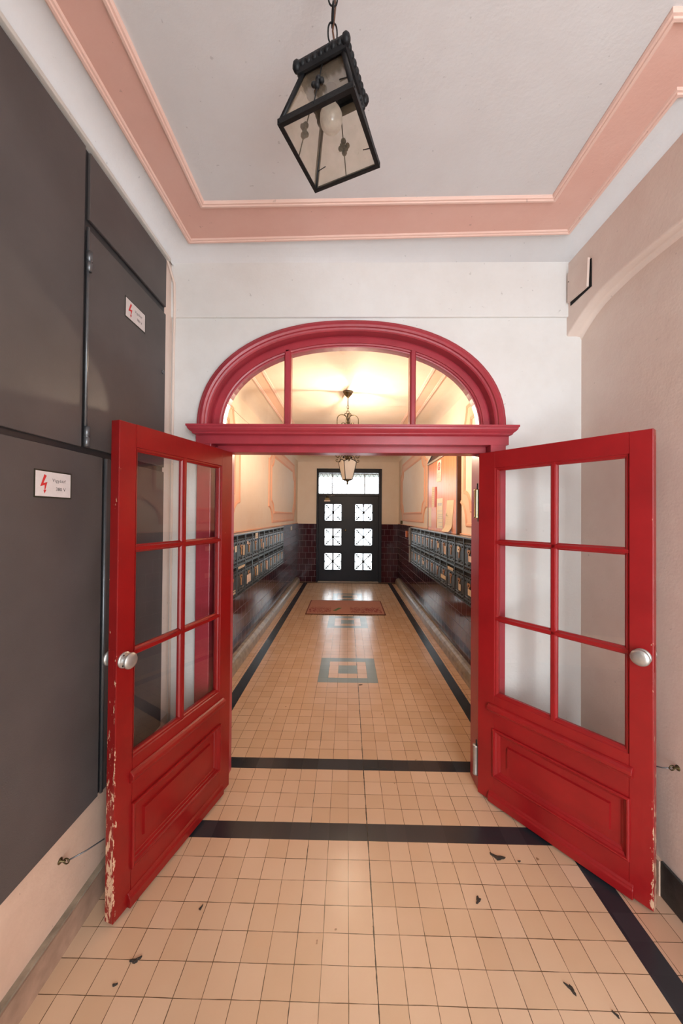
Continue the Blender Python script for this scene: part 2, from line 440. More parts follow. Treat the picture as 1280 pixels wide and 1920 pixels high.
# arch wall
def arch(fr, n=44, base=2.172, cx=.014):
    hw = .92-.13*fr; hh = (2.815-.125*fr)-base; pts = []
    for i in range(n+1):
        a = PI-PI*i/n; c, d = math.cos(a), math.sin(a); e = 2/2.2
        pts.append((cx+hw*math.copysign(abs(c)**e, c), base+hh*abs(d)**e))
    return pts
b = MB(); P0 = arch(.28)
P0 = [(P0[0][0], 0)]+P0+[(P0[-1][0], 0)]
top = 2.842
for (x0, x1) in ((-1.30, P0[0][0]), (P0[-1][0], 1.55)): b.box(x0, x1, YW, YB, 0, top, 'plaster_white')
for i in range(1, len(P0)-2):
    (xa, za), (xb, zb) = P0[i], P0[i+1]
    if xb-xa < 1e-5: continue
    b.prism([(xa, za), (xb, zb), (xb, top), (xa, top)], lambda p, h: (p[0], h, p[1]), YW, YB, 'plaster_white')
bmesh.ops.remove_doubles(b.bm, verts=b.bm.verts, dist=1e-5)
b.build('wall_arch', kind=S)
MB().box(-1.30, 1.50, YW-.016, YB, top, ZC+.1, 'plaster_white').build('wall_arch', kind=S, bevel=.006)

# ceilings with coved edges
def coved(name, x0, x1, y0, y1, z, m, rc=.11):
    b = MB(); k = 8; rows = []
    for i in range(k+1):
        a = PI/2*i/k; ins = rc*(1-math.cos(a)); zz = z-rc+rc*math.sin(a)
        rows.append([(x0+ins, y0, zz) if 0 else (x0+ins, y0+ins*.999, zz), (x1-ins, y0+ins*.999, zz), (x1-ins, y1-ins, zz), (x0+ins, y1-ins, zz)])
    b.grid(rows, m, True, True)
    b.quad(rows[-1], m)
    o = b.build(name, kind=S, recalc=False)
    return o
coved('ceiling', -1.062, 1.305, YN, YW-.014, ZC, 'ceiling', .10)
coved('ceiling', CL-.001, CR+.001, YB, YE, ZD, 'corridor', .12)
# closing slab above both ceilings so no sky leaks in
MB().box(-1.6, 1.7, YN-.02, YE+.3, ZC+.1, ZC+.2, 'ceiling').build('ceiling', kind=S)

def band_mould(name, outer, inner, fn, mb, mr, hb=.006, rw=.034, rh=.018):
    n = len(outer); e = MB(); k = e.mi(mb)
    A = [e.bm.verts.new(fn(p, hb)) for p in outer]; B = [e.bm.verts.new(fn(p, hb)) for p in inner]
    for i in range(n): e.face([A[i], A[(i+1) % n], B[(i+1) % n], B[i]], k)
    o = e.build(name, kind=S)
    prof = [(-rw/2, 0), (-rw/2, rh*.45), (-rw*.28, rh*.6), (-rw*.22, rh), (rw*.05, rh), (rw*.12, rh*.72), (rw*.34, rh*.7), (rw/2, rh*.3), (rw/2, 0)]
    for pth in (outer, inner): MB().sweep(pth, prof, fn, mr, flat=True).build('rib', o)
    return o
fc = lambda p, h: (p[0], p[1], ZC-h)
band_mould('trim_1', [(-.945, YN+.15), (1.285, YN+.15), (1.285, 1.33), (1.222, 1.33), (1.222, 1.981), (-.93, 2.035)],
           [(-.755, YN+.4), (1.085, YN+.4), (1.085, 1.125), (1.022, 1.125), (1.022, 1.774), (-.760, 1.797)], fc, 'pink', 'pinkrib')
fc2 = lambda p, h: (p[0], p[1], ZD-h)
band_mould('trim_2', [(-1.0, 2.55), (.985, 2.55), (.985, 8.35), (.93, 8.35), (.93, 8.56), (-.93, 8.56), (-.93, 8.35), (-1.0, 8.35)],
           [(-.86, 2.75), (.84, 2.75), (.84, 8.17), (.785, 8.17), (.785, 8.42), (-.79, 8.42), (-.79, 8.17), (-.86, 8.17)], fc2, 'peach', 'pinkrib', rw=.04)

# corridor walls: plaster above a wainscot of glazed tiles
ZT = 1.45
for sx, X0, nm in ((-1, CL, 'left'), (1, CR, 'right')):
    a, c = sorted((X0, X0+sx*.14))
    MB().box(a, c, YB, YE+.2, 0, ZC+.1, 'corridor').build('wall_corridor_'+nm, kind=S)
    a, c = sorted((X0-sx*.010, X0))
    MB().box(a, c, YB, YE, 0, ZT, 'tile_y').build('wall_wainscot_'+nm, kind=S)
    a, c = sorted((X0-sx*.018, X0))
    MB().box(a, c, YB, YE, ZT, ZT+.012, 'peachrib').build('trim_wainscot_cap', kind=S)
# street end wall around the door
DX0, DX1, DZ = -.765, .85, 2.812
b = MB()
b.box(CL, DX0, YE, YE+.25, 0, ZC, 'corridor').box(DX1, CR, YE, YE+.25, 0, ZC, 'corridor').box(DX0, DX1, YE, YE+.25, DZ, ZC, 'corridor')
b.build('wall_end', kind=S)
MB().box(CL, DX0, YE-.01, YE, 0, ZT-.01, 'tile_x').box(DX1, CR, YE-.01, YE, 0, ZT-.01, 'tile_x').build('wall_wainscot_end', kind=S)
# portal outside
MB().box(-2.5, -1.0, YE+.25, YE+.9, -.1, 4.2, 'facade').box(1.1, 2.6, YE+.25, YE+.9, -.1, 4.2, 'facade').box(-1.0, 1.1, YE+.25, YE+.9, 2.70, 4.2, 'facade').build('wall_street', kind=S)

# wall frames of moulded plaster
def notched(a0, a1, b0, b1, rr, k=7):
    pts = []
    for (cx, cy, s0) in ((a0, b0, 0), (a1, b0, 1), (a1, b1, 2), (a0, b1, 3)):
        st = PI/2*s0
        # concave quarter circle centred on the corner, run so the outline stays counter-clockwise
        arc = [(cx+rr*math.cos(st+PI/2-PI/2*i/k), cy+rr*math.sin(st+PI/2-PI/2*i/k)) for i in range(k+1)]
        pts += arc
    return pts
def wall_frame(name, X0, sx, y0, y1, z0, z1, m1='peach', m2='peachrib'):
    fn = lambda p, h: (X0-sx*h, p[0], p[1])
    band_mould(name, notched(y0, y1, z0, z1, .26), notched(y0+.185, y1-.185, z0+.15, z1-.15, .20), fn, m1, m2, hb=.004, rw=.042, rh=.016)
wall_frame('trim_3', CL, -1, 5.55, 8.38, 1.54, 2.79)
wall_frame('trim_4', CL, -1, 2.62, 4.03, 1.54, 2.79)
wall_frame('trim_5', CR, 1, 5.68, 8.42, 1.555, 2.81)
wall_frame('trim_6', CR, 1, 2.62, 4.05, 1.56, 2.82)

# skirtings
prof = [(0, 0), (.085, 0), (.085, .045), (.078, .085), (.060, .112), (.035, .128), (0, .135)]
for sx, X0, nm in ((-1, CL+.01, 'corridor_left'), (1, CR-.01, 'corridor_right')):
    b = MB()
    b.prism(prof, lambda p, h, s_=sx, x_=X0: (x_-s_*p[0], h, p[1]), YB+.02, YE-.12, 'stone')
    b.build('baseboard_'+nm, kind=S, bevel=.006, segs=3)
MB().box(XL, XL+.028, YN, YW, 0, .108, 'base').box(XL, XL+.022, YN, YW, .108, .116, 'stone').build('baseboard_left', kind=S)
MB().box(XR-.012, XR, YN, 1.585, 0, .155, 'darkstone').build('baseboard_right', kind=S, bevel=.004)
MB().box(XR-.018, XR, 1.585, 1.63, 0, .15, 'plaster_low').build('trim_plaster_patch', kind=S)
MB().box(XL, -1.035, YN, 2.03, 3.118, 3.136, 'plaster').build('trim_cabinet_lip', kind=S, bevel=.003)

# ------------------------------------------------------------------ red door frame, transom and fanlight
fr_ = empty('door_frame', kind=S, label='red door frame with moulded transom below the arched fanlight')
fr_.name = 'trim_door_frame'
b = MB()
for x0, x1, xi in ((-.90, -.815, -.715), (.84, .93, .80)):
    b.box(x0, x1, YW-.035, YB, 0, 2.085, 'frame_red')
b.build('post', fr_, bevel=.004)
b = MB(); b.box(-.815, -.738, YW+.035, YB, 0, 2.07, 'frame_red'); b.build('jamb', fr_, bevel=.003)
b = MB(); b.box(.80, .84, YW+.035, YB, 0, 2.07, 'frame_red'); b.build('jamb', fr_, bevel=.003)
b = MB(); b.box(-.80, .84, YW+.03, YB-.04, 2.033, 2.095, 'frame_red'); b.build('lintel', fr_, bevel=.004)
yf = YW-.058   # fascia plane
cor = [(YB-.05, 2.072), (yf+.02, 2.072), (yf+.02, 2.122), (yf+.012, 2.127), (yf+.012, 2.131), (yf+.004, 2.136), (yf-.012, 2.143), (yf-.024, 2.153), (yf-.026, 2.163), (yf-.03, 2.165), (yf-.03, 2.176), (YB-.05, 2.176)]
b = MB(); b.prism(cor[:6]+[(yf+.004, 2.176), (YB-.05, 2.176)], lambda p, h: (h, p[0], p[1]), -.905, .945, 'frame_red')
# moulding cap wraps round the two ends
path = [(-.905, YW), (-.905, yf), (.945, yf), (.945, YW)]
pr = [(0, 2.122), (-.010, 2.127), (-.010, 2.131), (-.014, 2.136), (-.024, 2.144), (-.031, 2.153), (-.033, 2.162), (-.038, 2.165), (-.038, 2.176), (0, 2.176)]
b.sweep(path, pr, lambda p, h: (p[0], p[1], h), 'frame_red', closed=False)
b.box(-.905, .945, yf+.002, YW, 2.168, 2.176, 'frame_red')
b.build('cornice', fr_)

win = empty('window_1', kind=S, label='arched fanlight of three panes in a red frame')
def ring(b, prof, m, n=44):
    """prof: list of (fraction, y)"""
    cols = [arch(fq, n) for fq, _ in prof]
    rows = [[(cols[j][i][0], prof[j][1], cols[j][i][1]) for j in range(len(prof))] for i in range(n+1)]
    b.grid(rows, m, False)
b = MB(); ring(b, [(0, YW), (0, YW-.028), (.03, YW-.036), (.10, YW-.040), (.16, YW-.050), (.30, YW-.056), (.38, YW-.050), (.40, YW-.040), (.47, YW-.036), (.52, YW-.030), (.52, YW+.05)], 'frame_red')
b.build('casing', win)
b = MB(); ring(b, [(.50, YW+.034), (.60, YW+.032), (.60, YW+.026), (.86, YW+.026), (.87, YW+.034), (.93, YW+.038), (.95, YW+.046), (1.0, YW+.048), (1.0, YW+.10), (.3, YW+.12)], 'frame_red')
b.build('arch_frame', win)
b = MB(); b.box(-.80, .83, YW+.026, YW+.10, 2.172, 2.196, 'frame_red').box(-.90, .93, YW-.02, YW+.10, 2.170, 2.182, 'frame_red').build('sill', win, bevel=.003)
for xa, xb in ((-.395, -.353), (.377, .414)):
    MB().prism([(xa, YW+.05), (xa, YW+.040), (xa+.008, YW+.026), (xb-.008, YW+.026), (xb, YW+.040), (xb, YW+.05), (xb, YW+.10), (xa, YW+.10)], lambda p, h: (p[0], p[1], h), 2.19, 2.665 if xa < 0 else 2.66, 'frame_red').build('mullion', win, bevel=.002)
P1 = arch(.97, 60)
for x0, x1 in ((-1, -.374), (-.374, .396), (.396, 1)):
    pts = [p for p in P1 if x0 <= p[0] <= x1]
    pts = [(pts[0][0], 2.19)]+pts+[(pts[-1][0], 2.19)]
    b = MB(); b.quad([(p[0], YW+.058, p[1]) for p in pts], 'glass'); b.build('pane', win)

# ------------------------------------------------------------------ the two red glazed door leaves
def door_leaf(name, hinge, free, s, uk, vk, mat, label, topz):
    H = Vector(hinge); Fp = Vector(free); d = Fp-H; L = d.length
    root = empty(name, (H.x, H.y, 0), math.atan2(d.y, d.x), label, kind=S)
    T = .044; z0 = .012
    us0, us1 = .100, L-.083         # glazing opening
    fn = lambda p, h: (p[0], s*h, p[1])       # face outline, h = depth behind the front face
    def bx(b, u0, u1, v0, v1, d0, d1, m=mat): b.box(u0, u1, min(s*d0, s*d1), max(s*d0, s*d1), v0, v1, m)
    b = MB(); bx(b, 0, us0, z0, topz, 0, T); b.build('stile', root, bevel=.002)
    b = MB(); bx(b, us1, L, z0, topz, 0, T); b.build('stile', root, bevel=.003)
    vt = topz-.095
    b = MB(); bx(b, us0, us1, vt, topz, 0, T); b.build('top_rail', root)
    b = MB(); bx(b, us0, us1, .43, .62, 0, T); b.build('lock_rail', root)
    b = MB(); bx(b, us0, us1, z0, .165, 0, T); b.build('bottom_rail', root)
    # sunk panel with raised field
    b = MB(); bx(b, us0, us1, .165, .43, .014, T-.014)
    fu0, fu1, fv0, fv1 = us0+.072, us1-.068, .238, .362
    for dd, ee in ((.014, .004), (T-.014, T-.004)):
        o_ = [(fu0, fv0), (fu1, fv0), (fu1, fv1), (fu0, fv1)]; i_ = [(fu0+.004, fv0+.004), (fu1-.004, fv0+.004), (fu1-.004, fv1-.004), (fu0+.004, fv1-.004)]
        b.grid([[fn(p, dd) for p in o_], [fn(p, ee+.0) for p in i_]], mat, False, True); b.quad([fn(p, ee) for p in i_], mat)
    b.build('panel', root)
    pm = [(0, .0), (.0, -.010), (-.005, -.013), (-.010, -.012), (-.013, -.004), (-.022, .002), (-.024, .006), (-.033, .010), (-.036, .014)]
    rect = lambda a0, a1, c0, c1: [(a0, c0), (a0, c1), (a1, c1), (a1, c0)]
    b = MB()
    b.sweep(rect(us0-.004, us1+.004, .161, .434), pm, fn, mat); b.build('panel_moulding', root)
    # muntins and glazing beads
    um = us0+(us1-us0)*.5
    vr = (1.502, 1.062)
    def bead(b, p0, p1, horiz):
        w = .017
        pf = [(-w, .030), (-w, .018), (-w*.62, .012), (-w*.45, .003), (w*.45, .003), (w*.62, .012), (w, .018), (w, .030)]
        if horiz: b.prism([(q[0]+p0[1], q[1]) for q in pf], lambda p, h: (h, s*p[1], p[0]), p0[0], p1[0], mat)
        else: b.prism([(q[0]+p0[0], q[1]) for q in pf], lambda p, h: (p[0], s*p[1], h), p0[1], p1[1], mat)
    b = MB(); bead(b, (um, .62), (um, vt), False); b.build('muntin', root)
    for v in vr:
        b = MB(); bead(b, (us0, v), (us1, v), True); b.build('muntin', root)
    b = MB()
    gm = [(0, 0), (-.003, .006), (-.010, .007), (-.014, .013), (-.018, .015), (-.018, .030), (0, .030)]
    b.sweep(rect(us0, us1, .62, vt), gm, fn, mat); b.build('glazing_bead', root)
    cells = [(us0+.012, um-.012), (um+.012, us1-.012)]; rows_ = [(.632, vr[1]-.012), (vr[1]+.012, vr[0]-.012), (vr[0]+.012, vt-.012)]
    for a0, a1 in cells:
        for c0, c1 in rows_:
            b = MB(); b.quad([fn(p, .024) for p in rect(a0, a1, c0, c1)], 'glass'); b.build('pane', root)
    # ledge and kick board
    b = MB(); pf = [(0, .522), (-.010, .524), (-.012, .534), (-.022, .540), (-.022, .556), (-.012, .566), (0, .572)]
    b.prism(pf, lambda p, h: (h, s*p[0], p[1]), .068, L-.068, mat); b.build('ledge', root, bevel=.003)
    b = MB(); pf = [(0, z0+.001), (-.016, z0+.001), (-.016, .050), (-.010, .056), (-.010, .062), (0, .070)]
    b.prism(pf, lambda p, h: (h, s*p[0], p[1]), .072, L-.066, mat); b.build('kick_board', root, bevel=.002)
    # knob on both faces
    kn = MB()
    for sg, base in ((-1, 0), (1, T)):
        kn.lathe([(.001, 0), (.033, 0), (.033, sg*.003), (.028, sg*.007), (.010, sg*.009), (.008, sg*.022), (.018, sg*.024), (.032, sg*.027), (.035, sg*.032), (.031, sg*.038), (.016, sg*.042), (.001, sg*.043)] if s > 0 else
                 [(.001, 0), (.033, 0), (.033, -sg*.003), (.028, -sg*.007), (.010, -sg*.009), (.008, -sg*.022), (.018, -sg*.024), (.030, -sg*.027), (.033, -sg*.032), (.029, -sg*.038), (.016, -sg*.042), (.001, -sg*.043)],
                 (uk, s*base, vk), 'alu', 'y', 28)
        for an in (1.15, 3.25, 5.35):
            kn.lathe([(.0035, 0), (.0035, sg*s*.0015)], (uk+.024*math.cos(an), s*base+sg*s*.0066, vk+.024*math.sin(an)), 'cabdark', 'y', 8)
    kn.build('knob', root, label='dull aluminium disc knob with screwed rosette')
    # latch plate on the free edge
    b = MB(); b.box(L, L+.0012, *sorted((s*.012, s*.032)), vk-.06, vk+.05, 'leaf_l'); b.build('latch_plate', root)
    # spring hinges at the hung edge
    for za, zb in (((1.64, 1.815), (.10, .275)) if s > 0 else ()):
        b = MB(); m_ = 'brass' if za > 1 else 'alu'
        b.lathe([(.001, za), (.014, za), (.016, za+.006), (.0145, za+.012), (.0145, zb-.012), (.016, zb-.006), (.014, zb), (.001, zb)], (-.022, s*.010, 0), m_, 'z', 18)
        b.lathe([(.001, za-.02), (.012, za-.02), (.012, zb-.02), (.001, zb-.02)], (-.022, s*.042, 0), 'steel', 'z', 14)
        b.box(-.010, .001, *sorted((s*.004, s*.040)), za, zb, 'steel').box(-.020, -.010, *sorted((s*.008, s*.012)), za, zb, 'steel')
        b.lathe([(.001, zb), (.004, zb), (.004, zb+.035), (.001, zb+.035)], (-.014, s*.006, 0), 'iron', 'z', 8)
        b.build('spring_hinge', root)
    return root
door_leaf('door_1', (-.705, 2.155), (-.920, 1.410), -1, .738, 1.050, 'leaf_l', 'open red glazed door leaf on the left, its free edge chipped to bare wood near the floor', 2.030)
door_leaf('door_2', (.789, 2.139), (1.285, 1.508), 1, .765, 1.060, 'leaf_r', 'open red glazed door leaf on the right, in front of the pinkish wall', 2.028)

# ------------------------------------------------------------------ street door at the far end
dm = 'doorblack'
fd = empty('trim_street_door_frame', kind=S, label='black frame around the street door')
b = MB(); b.box(DX0, -.715, YE-.03, YE+.12, 0, DZ, dm).box(.775, DX1, YE-.03, YE+.12, 0, DZ, dm).box(-.715, .775, YE-.03, YE+.12, 2.705, DZ, dm).box(-.715, .775, YE-.02, YE+.12, 2.13, 2.195, dm)
b.build('jamb', fd, bevel=.006)
b = MB(); b.box(-.72, .78, YE-.05, YE+.15, .0, .018, 'greymould'); b.build('threshold', fd)
w2 = empty('window_2', kind=S, label='wide transom pane with a diamond lattice above the street door')
b = MB(); b.quad([(-.715, YE+.05, 2.195), (.775, YE+.05, 2.195), (.775, YE+.05, 2.705), (-.715, YE+.05, 2.705)], 'glass'); b.build('pane', w2)
b = MB()
for i in range(-4, 16):
    for sg in (1, -1):
        xa = -.715+i*.115; xb = xa+sg*.51*.55
        za, zb = 2.195, 2.705
        ta, tb = 0., 1.
        for lim in (-.715, .775):
            tt = (lim-xa)/(xb-xa)
            inside_a = -.715 <= xa <= .775
            if 0 < tt < 1:
                if not inside_a and ((lim == -.715 and xa < lim) or (lim == .775 and xa > lim)): ta = max(ta, tt)
                elif (lim == -.715 and xb < lim) or (lim == .775 and xb > lim): tb = min(tb, tt)
        if (xa < -.715 and xb < -.715) or (xa > .775 and xb > .775) or tb <= ta: continue
        b.tube([(xa+(xb-xa)*ta, YE+.07, za+(zb-za)*ta), (xa+(xb-xa)*tb, YE+.07, za+(zb-za)*tb)], .0045, 'iron', 4)
for xx in (-.38, .43): b.box(xx-.012, xx+.012, YE+.08, YE+.10, 2.195, 2.705, 'greybar')
b.build('lattice', w2)
def street_leaf(name, x0, x1, cx0, cx1, label, knob):
    rt = empty(name, (0, 0, 0), 0, label, kind=S)
    rows_ = [(.298, .708), (.907, 1.318), (1.521, 1.928)]
    b = MB(); b.box(x0, cx0, YE+.02, YE+.07, .02, 2.13, dm).box(cx1, x1, YE+.02, YE+.07, .02, 2.13, dm)
    zz = .02
    for c0, c1 in rows_+[(2.13, 0)]:
        b.box(cx0, cx1, YE+.02, YE+.07, zz, c0, dm); zz = c1
    b.build('leaf', rt)
    for c0, c1 in rows_:
        fb = MB(); w = .022
        for q in ((cx0-w, cx0, c0-w, c1+w), (cx1, cx1+w, c0-w, c1+w), (cx0, cx1, c0-w, c0), (cx0, cx1, c1, c1+w)): fb.box(q[0], q[1], YE+.008, YE+.02, q[2], q[3], dm)
        fb.build('panel_moulding', rt, bevel=.003)
        b = MB(); b.quad([(cx0, YE+.055, c0), (cx1, YE+.055, c0), (cx1, YE+.055, c1), (cx0, YE+.055, c1)], 'glass'); b.build('pane', rt)
        g = MB(); mx_, mz = (cx0+cx1)/2, (c0+c1)/2; hw = (cx1-cx0)/2; hz = (c1-c0)/2; yy = YE+.035
        for sx in (-1, 1):
            for sz in (-1, 1):
                g.tube([(mx_, yy, mz), (mx_+sx*hw*.98, yy, mz+sz*hz*.98)], .0095, 'iron', 6)
                # curls near each corner
                cxp, czp = mx_+sx*hw*.66, mz+sz*hz*.66
                for q in (0, 1):
                    pts = []
                    for i in range(14):
                        a = i/13*4.6; rr = .052*(1-.72*i/13)
                        ax, az = rr*math.cos(a+.5), rr*math.sin(a+.5)
                        if q: ax, az = az, ax
                        pts.append((cxp+sx*(ax-.0), yy, czp+sz*(az-.0)))
                    g.tube(pts, .0065, 'iron', 5)
            # long bowed bars left and right, top and bottom
            g.tube([(mx_+sx*hw*(.93-.42*(1-(t_/6-1)**2)**1 if 0 else .62+.34*abs(t_/6-1)**1.6*1.0 if 0 else .97-.30*abs(t_/6-1)**1.3), yy, mz+hz*(t_/6-1)*.95) for t_ in range(13)], .007, 'iron', 5)
        g.box(mx_-.03, mx_+.03, yy-.012, yy+.010, mz-.03, mz+.03, 'iron')
        g.build('grille', rt)
    g = MB(); mx_ = (cx0+cx1)/2
    for c0, c1 in rows_: g.box(mx_-.022, mx_+.018, YE+.10, YE+.12, c0-.02, c1+.02, 'greybar')
    g.build('window_bar', rt)
    if knob:
        MB().box(.004, .038, YE+.006, YE+.02, .03, 2.12, dm).build('astragal', rt)
        MB().lathe([(.001, 0), (.018, 0), (.018, -.01), (.010, -.02), (.022, -.03), (.024, -.042), (.012, -.052), (.001, -.053)], (-.041, YE+.02, 1.286), 'brass', 'y', 16).build('knob', rt, label='small round brass knob')
        b = MB(); b.box(-.572, -.428, YE-.045, YE+.02, 1.995, 2.03, 'cardpink').box(-.555, -.445, YE-.04, YE+.015, 2.03, 2.085, 'bronze').lathe([(.001, 2.085), (.03, 2.085), (.026, 2.11), (.012, 2.125), (.001, 2.126)], (-.5, YE-.015, 0), 'bronze')
        b.tube([(-.5, YE-.015, 2.128), (-.42, YE-.06, 2.132), (-.32, YE-.05, 2.145)], .006, 'alu', 8)
        b.build('door_closer', rt, label='bronze door closer with a steel arm')
        MB().box(-.35, -.18, YE+.125, YE+.145, 1.095, 1.12, 'iron').build('pull_bar', rt)
    return rt
street_leaf('door_3', -.715, .0215, -.557, -.148, 'left leaf of the black street door, with the brass knob and the door closer', True)
street_leaf('door_4', .022, .775, .197, .617, 'right leaf of the black street door, three grilled panes and no knob', False)

# ------------------------------------------------------------------ grey electrical cabinets on the left wall
XC = -1.045
cab = empty('electrical_cabinet', (XL, .9, .453), 0, 'dark grey steel cabinet with hinged doors covering the left wall behind the red door', 'cabinet')
def world(o):  # keep world placement of a part built in world coordinates
    o.location = Vector(o.location)-Vector((XL, .9, .453)); return o
b = MB(); b.box(XL, XC-.012, -.2, 2.0, .453, 3.108, 'cabdark'); world(b.build('carcass', cab))
def cdoor(y0, y1, z0, z1, label=None):
    b = MB(); b.box(XC-.012, XC, y0, y1, z0, z1, 'cab'); return world(b.build('door', cab, bevel=.0025, label=label))
cdoor(-.2, 1.372, 1.912, 3.104)
cdoor(1.398, 1.998, 2.832, 3.104)
dC = cdoor(1.398, 1.998, 1.915, 2.790)
dD = cdoor(-.2, 1.494, .455, 1.888)
cdoor(1.520, 1.998, .455, 1.888)
# thin steel rods and knuckles of the door hinge
b = MB(); b.tube([(XC+.004, 1.385, 1.93), (XC+.004, 1.385, 2.79)], .006, 'steel', 8); world(b.build('hinge_rod', cab))
for z in (2.655, 1.955):
    b = MB(); b.lathe([(.001, -.04), (.010, -.04), (.011, -.006), (.008, -.004), (.008, .004), (.011, .006), (.010, .04), (.001, .04)], (XC+.008, 1.388, z), 'steel', 'z', 12); world(b.build('hinge', cab))
b = MB(); b.tube([(XC+.003, 1.507, .46), (XC+.003, 1.507, 1.885)], .007, 'steel', 8); world(b.build('edge_rod', cab))
b = MB(); b.lathe([(.001, 0), (.012, 0), (.012, .004), (.006, .006), (.001, .007)], (XC, 1.97, 2.45), 'steel', 'x', 12); world(b.build('lock', cab))
def sign(door, y0, y1, z0, z1, label):
    w, h = y1-y0, z1-z0
    b = MB(); x = XC+.0005
    fn = lambda a, c, d=0: (x+.0012+d, y0+a*w, z0+c*h)
    b.box(x, x+.0010, y0, y1, z0, z1, 'signedge'); b.box(x+.0002, x+.0014, y0+.005, y1-.005, z0+.005, z1-.005, 'signwhite')
    bolt = [(.245, .845), (.305, .80), (.225, .525), (.325, .575), (.275, .30), (.305, .295), (.255, .15), (.225, .275), (.25, .285), (.255, .455), (.145, .40)]
    k = b.mi('inkred')
    tri = [(0, 1, 2), (0, 2, 10), (2, 9, 10), (2, 3, 9), (3, 4, 9), (4, 8, 9), (5, 6, 7)]
    vv = [b.bm.verts.new(fn(p[0], p[1], .0005)) for p in bolt]
    for q in tri: b.face([vv[i] for i in q], k)
    tx = lambda ox, oz: (lambda v: (x+.0017+v.z*.3, y0+ox*w+v.x, z0+oz*h+v.y))
    b.text('Vigyázz!', .0165, tx(.455, .60), 'inkblack', 1.12); b.text('380 V', .0175, tx(.55, .28), 'inkblack', 1.05)
    o = b.build('warning_sign', door, label=label, recalc=False)
    return o
sign(dD, 1.162, 1.322, 1.703, 1.799, 'white sign with a red lightning bolt reading Vigyázz! 380 V')
sign(dC, 1.627, 1.793, 2.574, 2.671, 'white sign with a red lightning bolt reading Vigyázz! 380 V')

# ------------------------------------------------------------------ hanging lantern in the entrance
LX, LY = -.050, .945
lan = empty('hanging_lantern', (LX, LY, ZC), 0, 'black four-sided glass lantern with scalloped rim, hanging unlit on a chain near the camera', 'lantern')
def loc(b, name, **k):
    o = b.build(name, lan, **k); o.location = (-LX, -LY, -ZC); return o
ang = math.radians(-22.3)
def rot(px, py, z): return (LX+px*math.cos(ang)-py*math.sin(ang), LY+px*math.sin(ang)+py*math.cos(ang), z)
zb_, zt_ = 2.645, 2.815
hb_, ht_ = .104, .056
cor_ = ((-1, -1), (1, -1), (1, 1), (-1, 1))
b = MB()
def bar(b, p, q, w, m='iron'): b.tube([p, q], w, m, 4)
fnr = lambda p, h: rot(p[0], p[1], h)
sq = lambda a: [(-a, -a), (a, -a), (a, a), (-a, a)]
b.sweep(sq(hb_), [(0, zb_-.003), (.011, zb_-.003), (.011, zb_), (.003, zb_+.003), (.003, zb_+.012), (0, zb_+.012), (0, zb_-.003)], fnr, 'iron')
for cx_, cy_ in cor_:
    p = rot(cx_*(hb_-.004), cy_*(hb_-.004), zb_); q = rot(cx_*(ht_-.002), cy_*(ht_-.002), zt_); bar(b, p, q, .0065)
loc(b, 'frame')
# scalloped roof
b = MB(); hs = ht_+.012
b.sweep(sq(hs), [(0, zt_-.018), (.006, zt_-.018), (.012, zt_+.006), (-.004, zt_+.012), (-.006, zt_+.004), (-.004, zt_-.01), (0, zt_-.018)], fnr, 'iron')
for k in range(4):
    (ax, ay), (bx_, by) = cor_[k], cor_[(k+1) % 4]
    for j in range(8):
        tt = j/8; c = rot((ax+(bx_-ax)*tt)*(hs+.001), (ay+(by-ay)*tt)*(hs+.001), zt_+.0)
        b.ball(c, .0085 if j else .012, 'iron', 8, (1, 1, 1.35))
rf = [rot(x_, y_, zt_+.008) for x_, y_ in sq(hs-.004)]; rt2 = [rot(x_, y_, zt_+.045) for x_, y_ in sq(.018)]
b.grid([rf, rt2], 'iron', False, True)
b.lathe([(.026, zt_+.043), (.022, zt_+.052), (.006, zt_+.060), (.005, zt_+.115), (.001, zt_+.115)], (LX, LY, 0), 'iron', 'z', 12)
loc(b, 'roof')
for k in range(4):
    (ax, ay), (bx_, by) = cor_[k], cor_[(k+1) % 4]
    b = MB(); P_ = [rot(ax*(hb_-.006), ay*(hb_-.006), zb_+.004), rot(bx_*(hb_-.006), by*(hb_-.006), zb_+.004), rot(bx_*(ht_-.004), by*(ht_-.004), zt_-.01), rot(ax*(ht_-.004), ay*(ht_-.004), zt_-.01)]
    b.quad(P_, 'dirtyglass'); loc(b, 'glass_panel')
    # vertical rod with a small iron flower outside each panel
    mb_ = (Vector(P_[0])+Vector(P_[1]))/2; mt_ = (Vector(P_[2])+Vector(P_[3]))/2
    outw = Vector(rot((ax+bx_)/2, (ay+by)/2, 0))-Vector((LX, LY, 0)); outw.normalize()
    b = MB(); b.tube([mb_+outw*.006, mt_+outw*.006], .0016, 'iron', 6)
    cc = mb_+(mt_-mb_)*.48+outw*.008; sd = (Vector(P_[1])-Vector(P_[0])).normalized(); up_ = (mt_-mb_).normalized()
    for dx_, dz_, rr in ((0, 0, .007), (.011, 0, .007), (-.011, 0, .007), (0, .014, .008), (0, -.013, .008), (.008, .008, .004), (-.008, -.008, .004)):
        b.ball(cc+sd*dx_+up_*dz_, rr, 'iron', 8)
    loc(b, 'flower_rod')
for (cx_, cy_, tt) in ((1, 1, .25), (-1, 1, .2), (1, -1, .45)):
    b = MB(); p = Vector(rot(cx_*(hb_-.02), cy_*(hb_-.02), zb_+.03+tt*.05)); q = Vector(rot(cx_*(hb_-.045), cy_*(hb_-.02), zb_+.035+tt*.05)); b.tube([p, q], .0012, 'iron', 5)
    loc(b, 'clip')
b = MB(); b.lathe([(.001, -.034), (.010, -.033), (.020, -.028), (.027, -.019), (.0305, -.006), (.030, .006), (.025, .018), (.017, .028), (.014, .036), (.013, .040)], (LX-.002, LY, 2.722), 'bulb', 'z', 24); loc(b, 'bulb', label='white bulb')
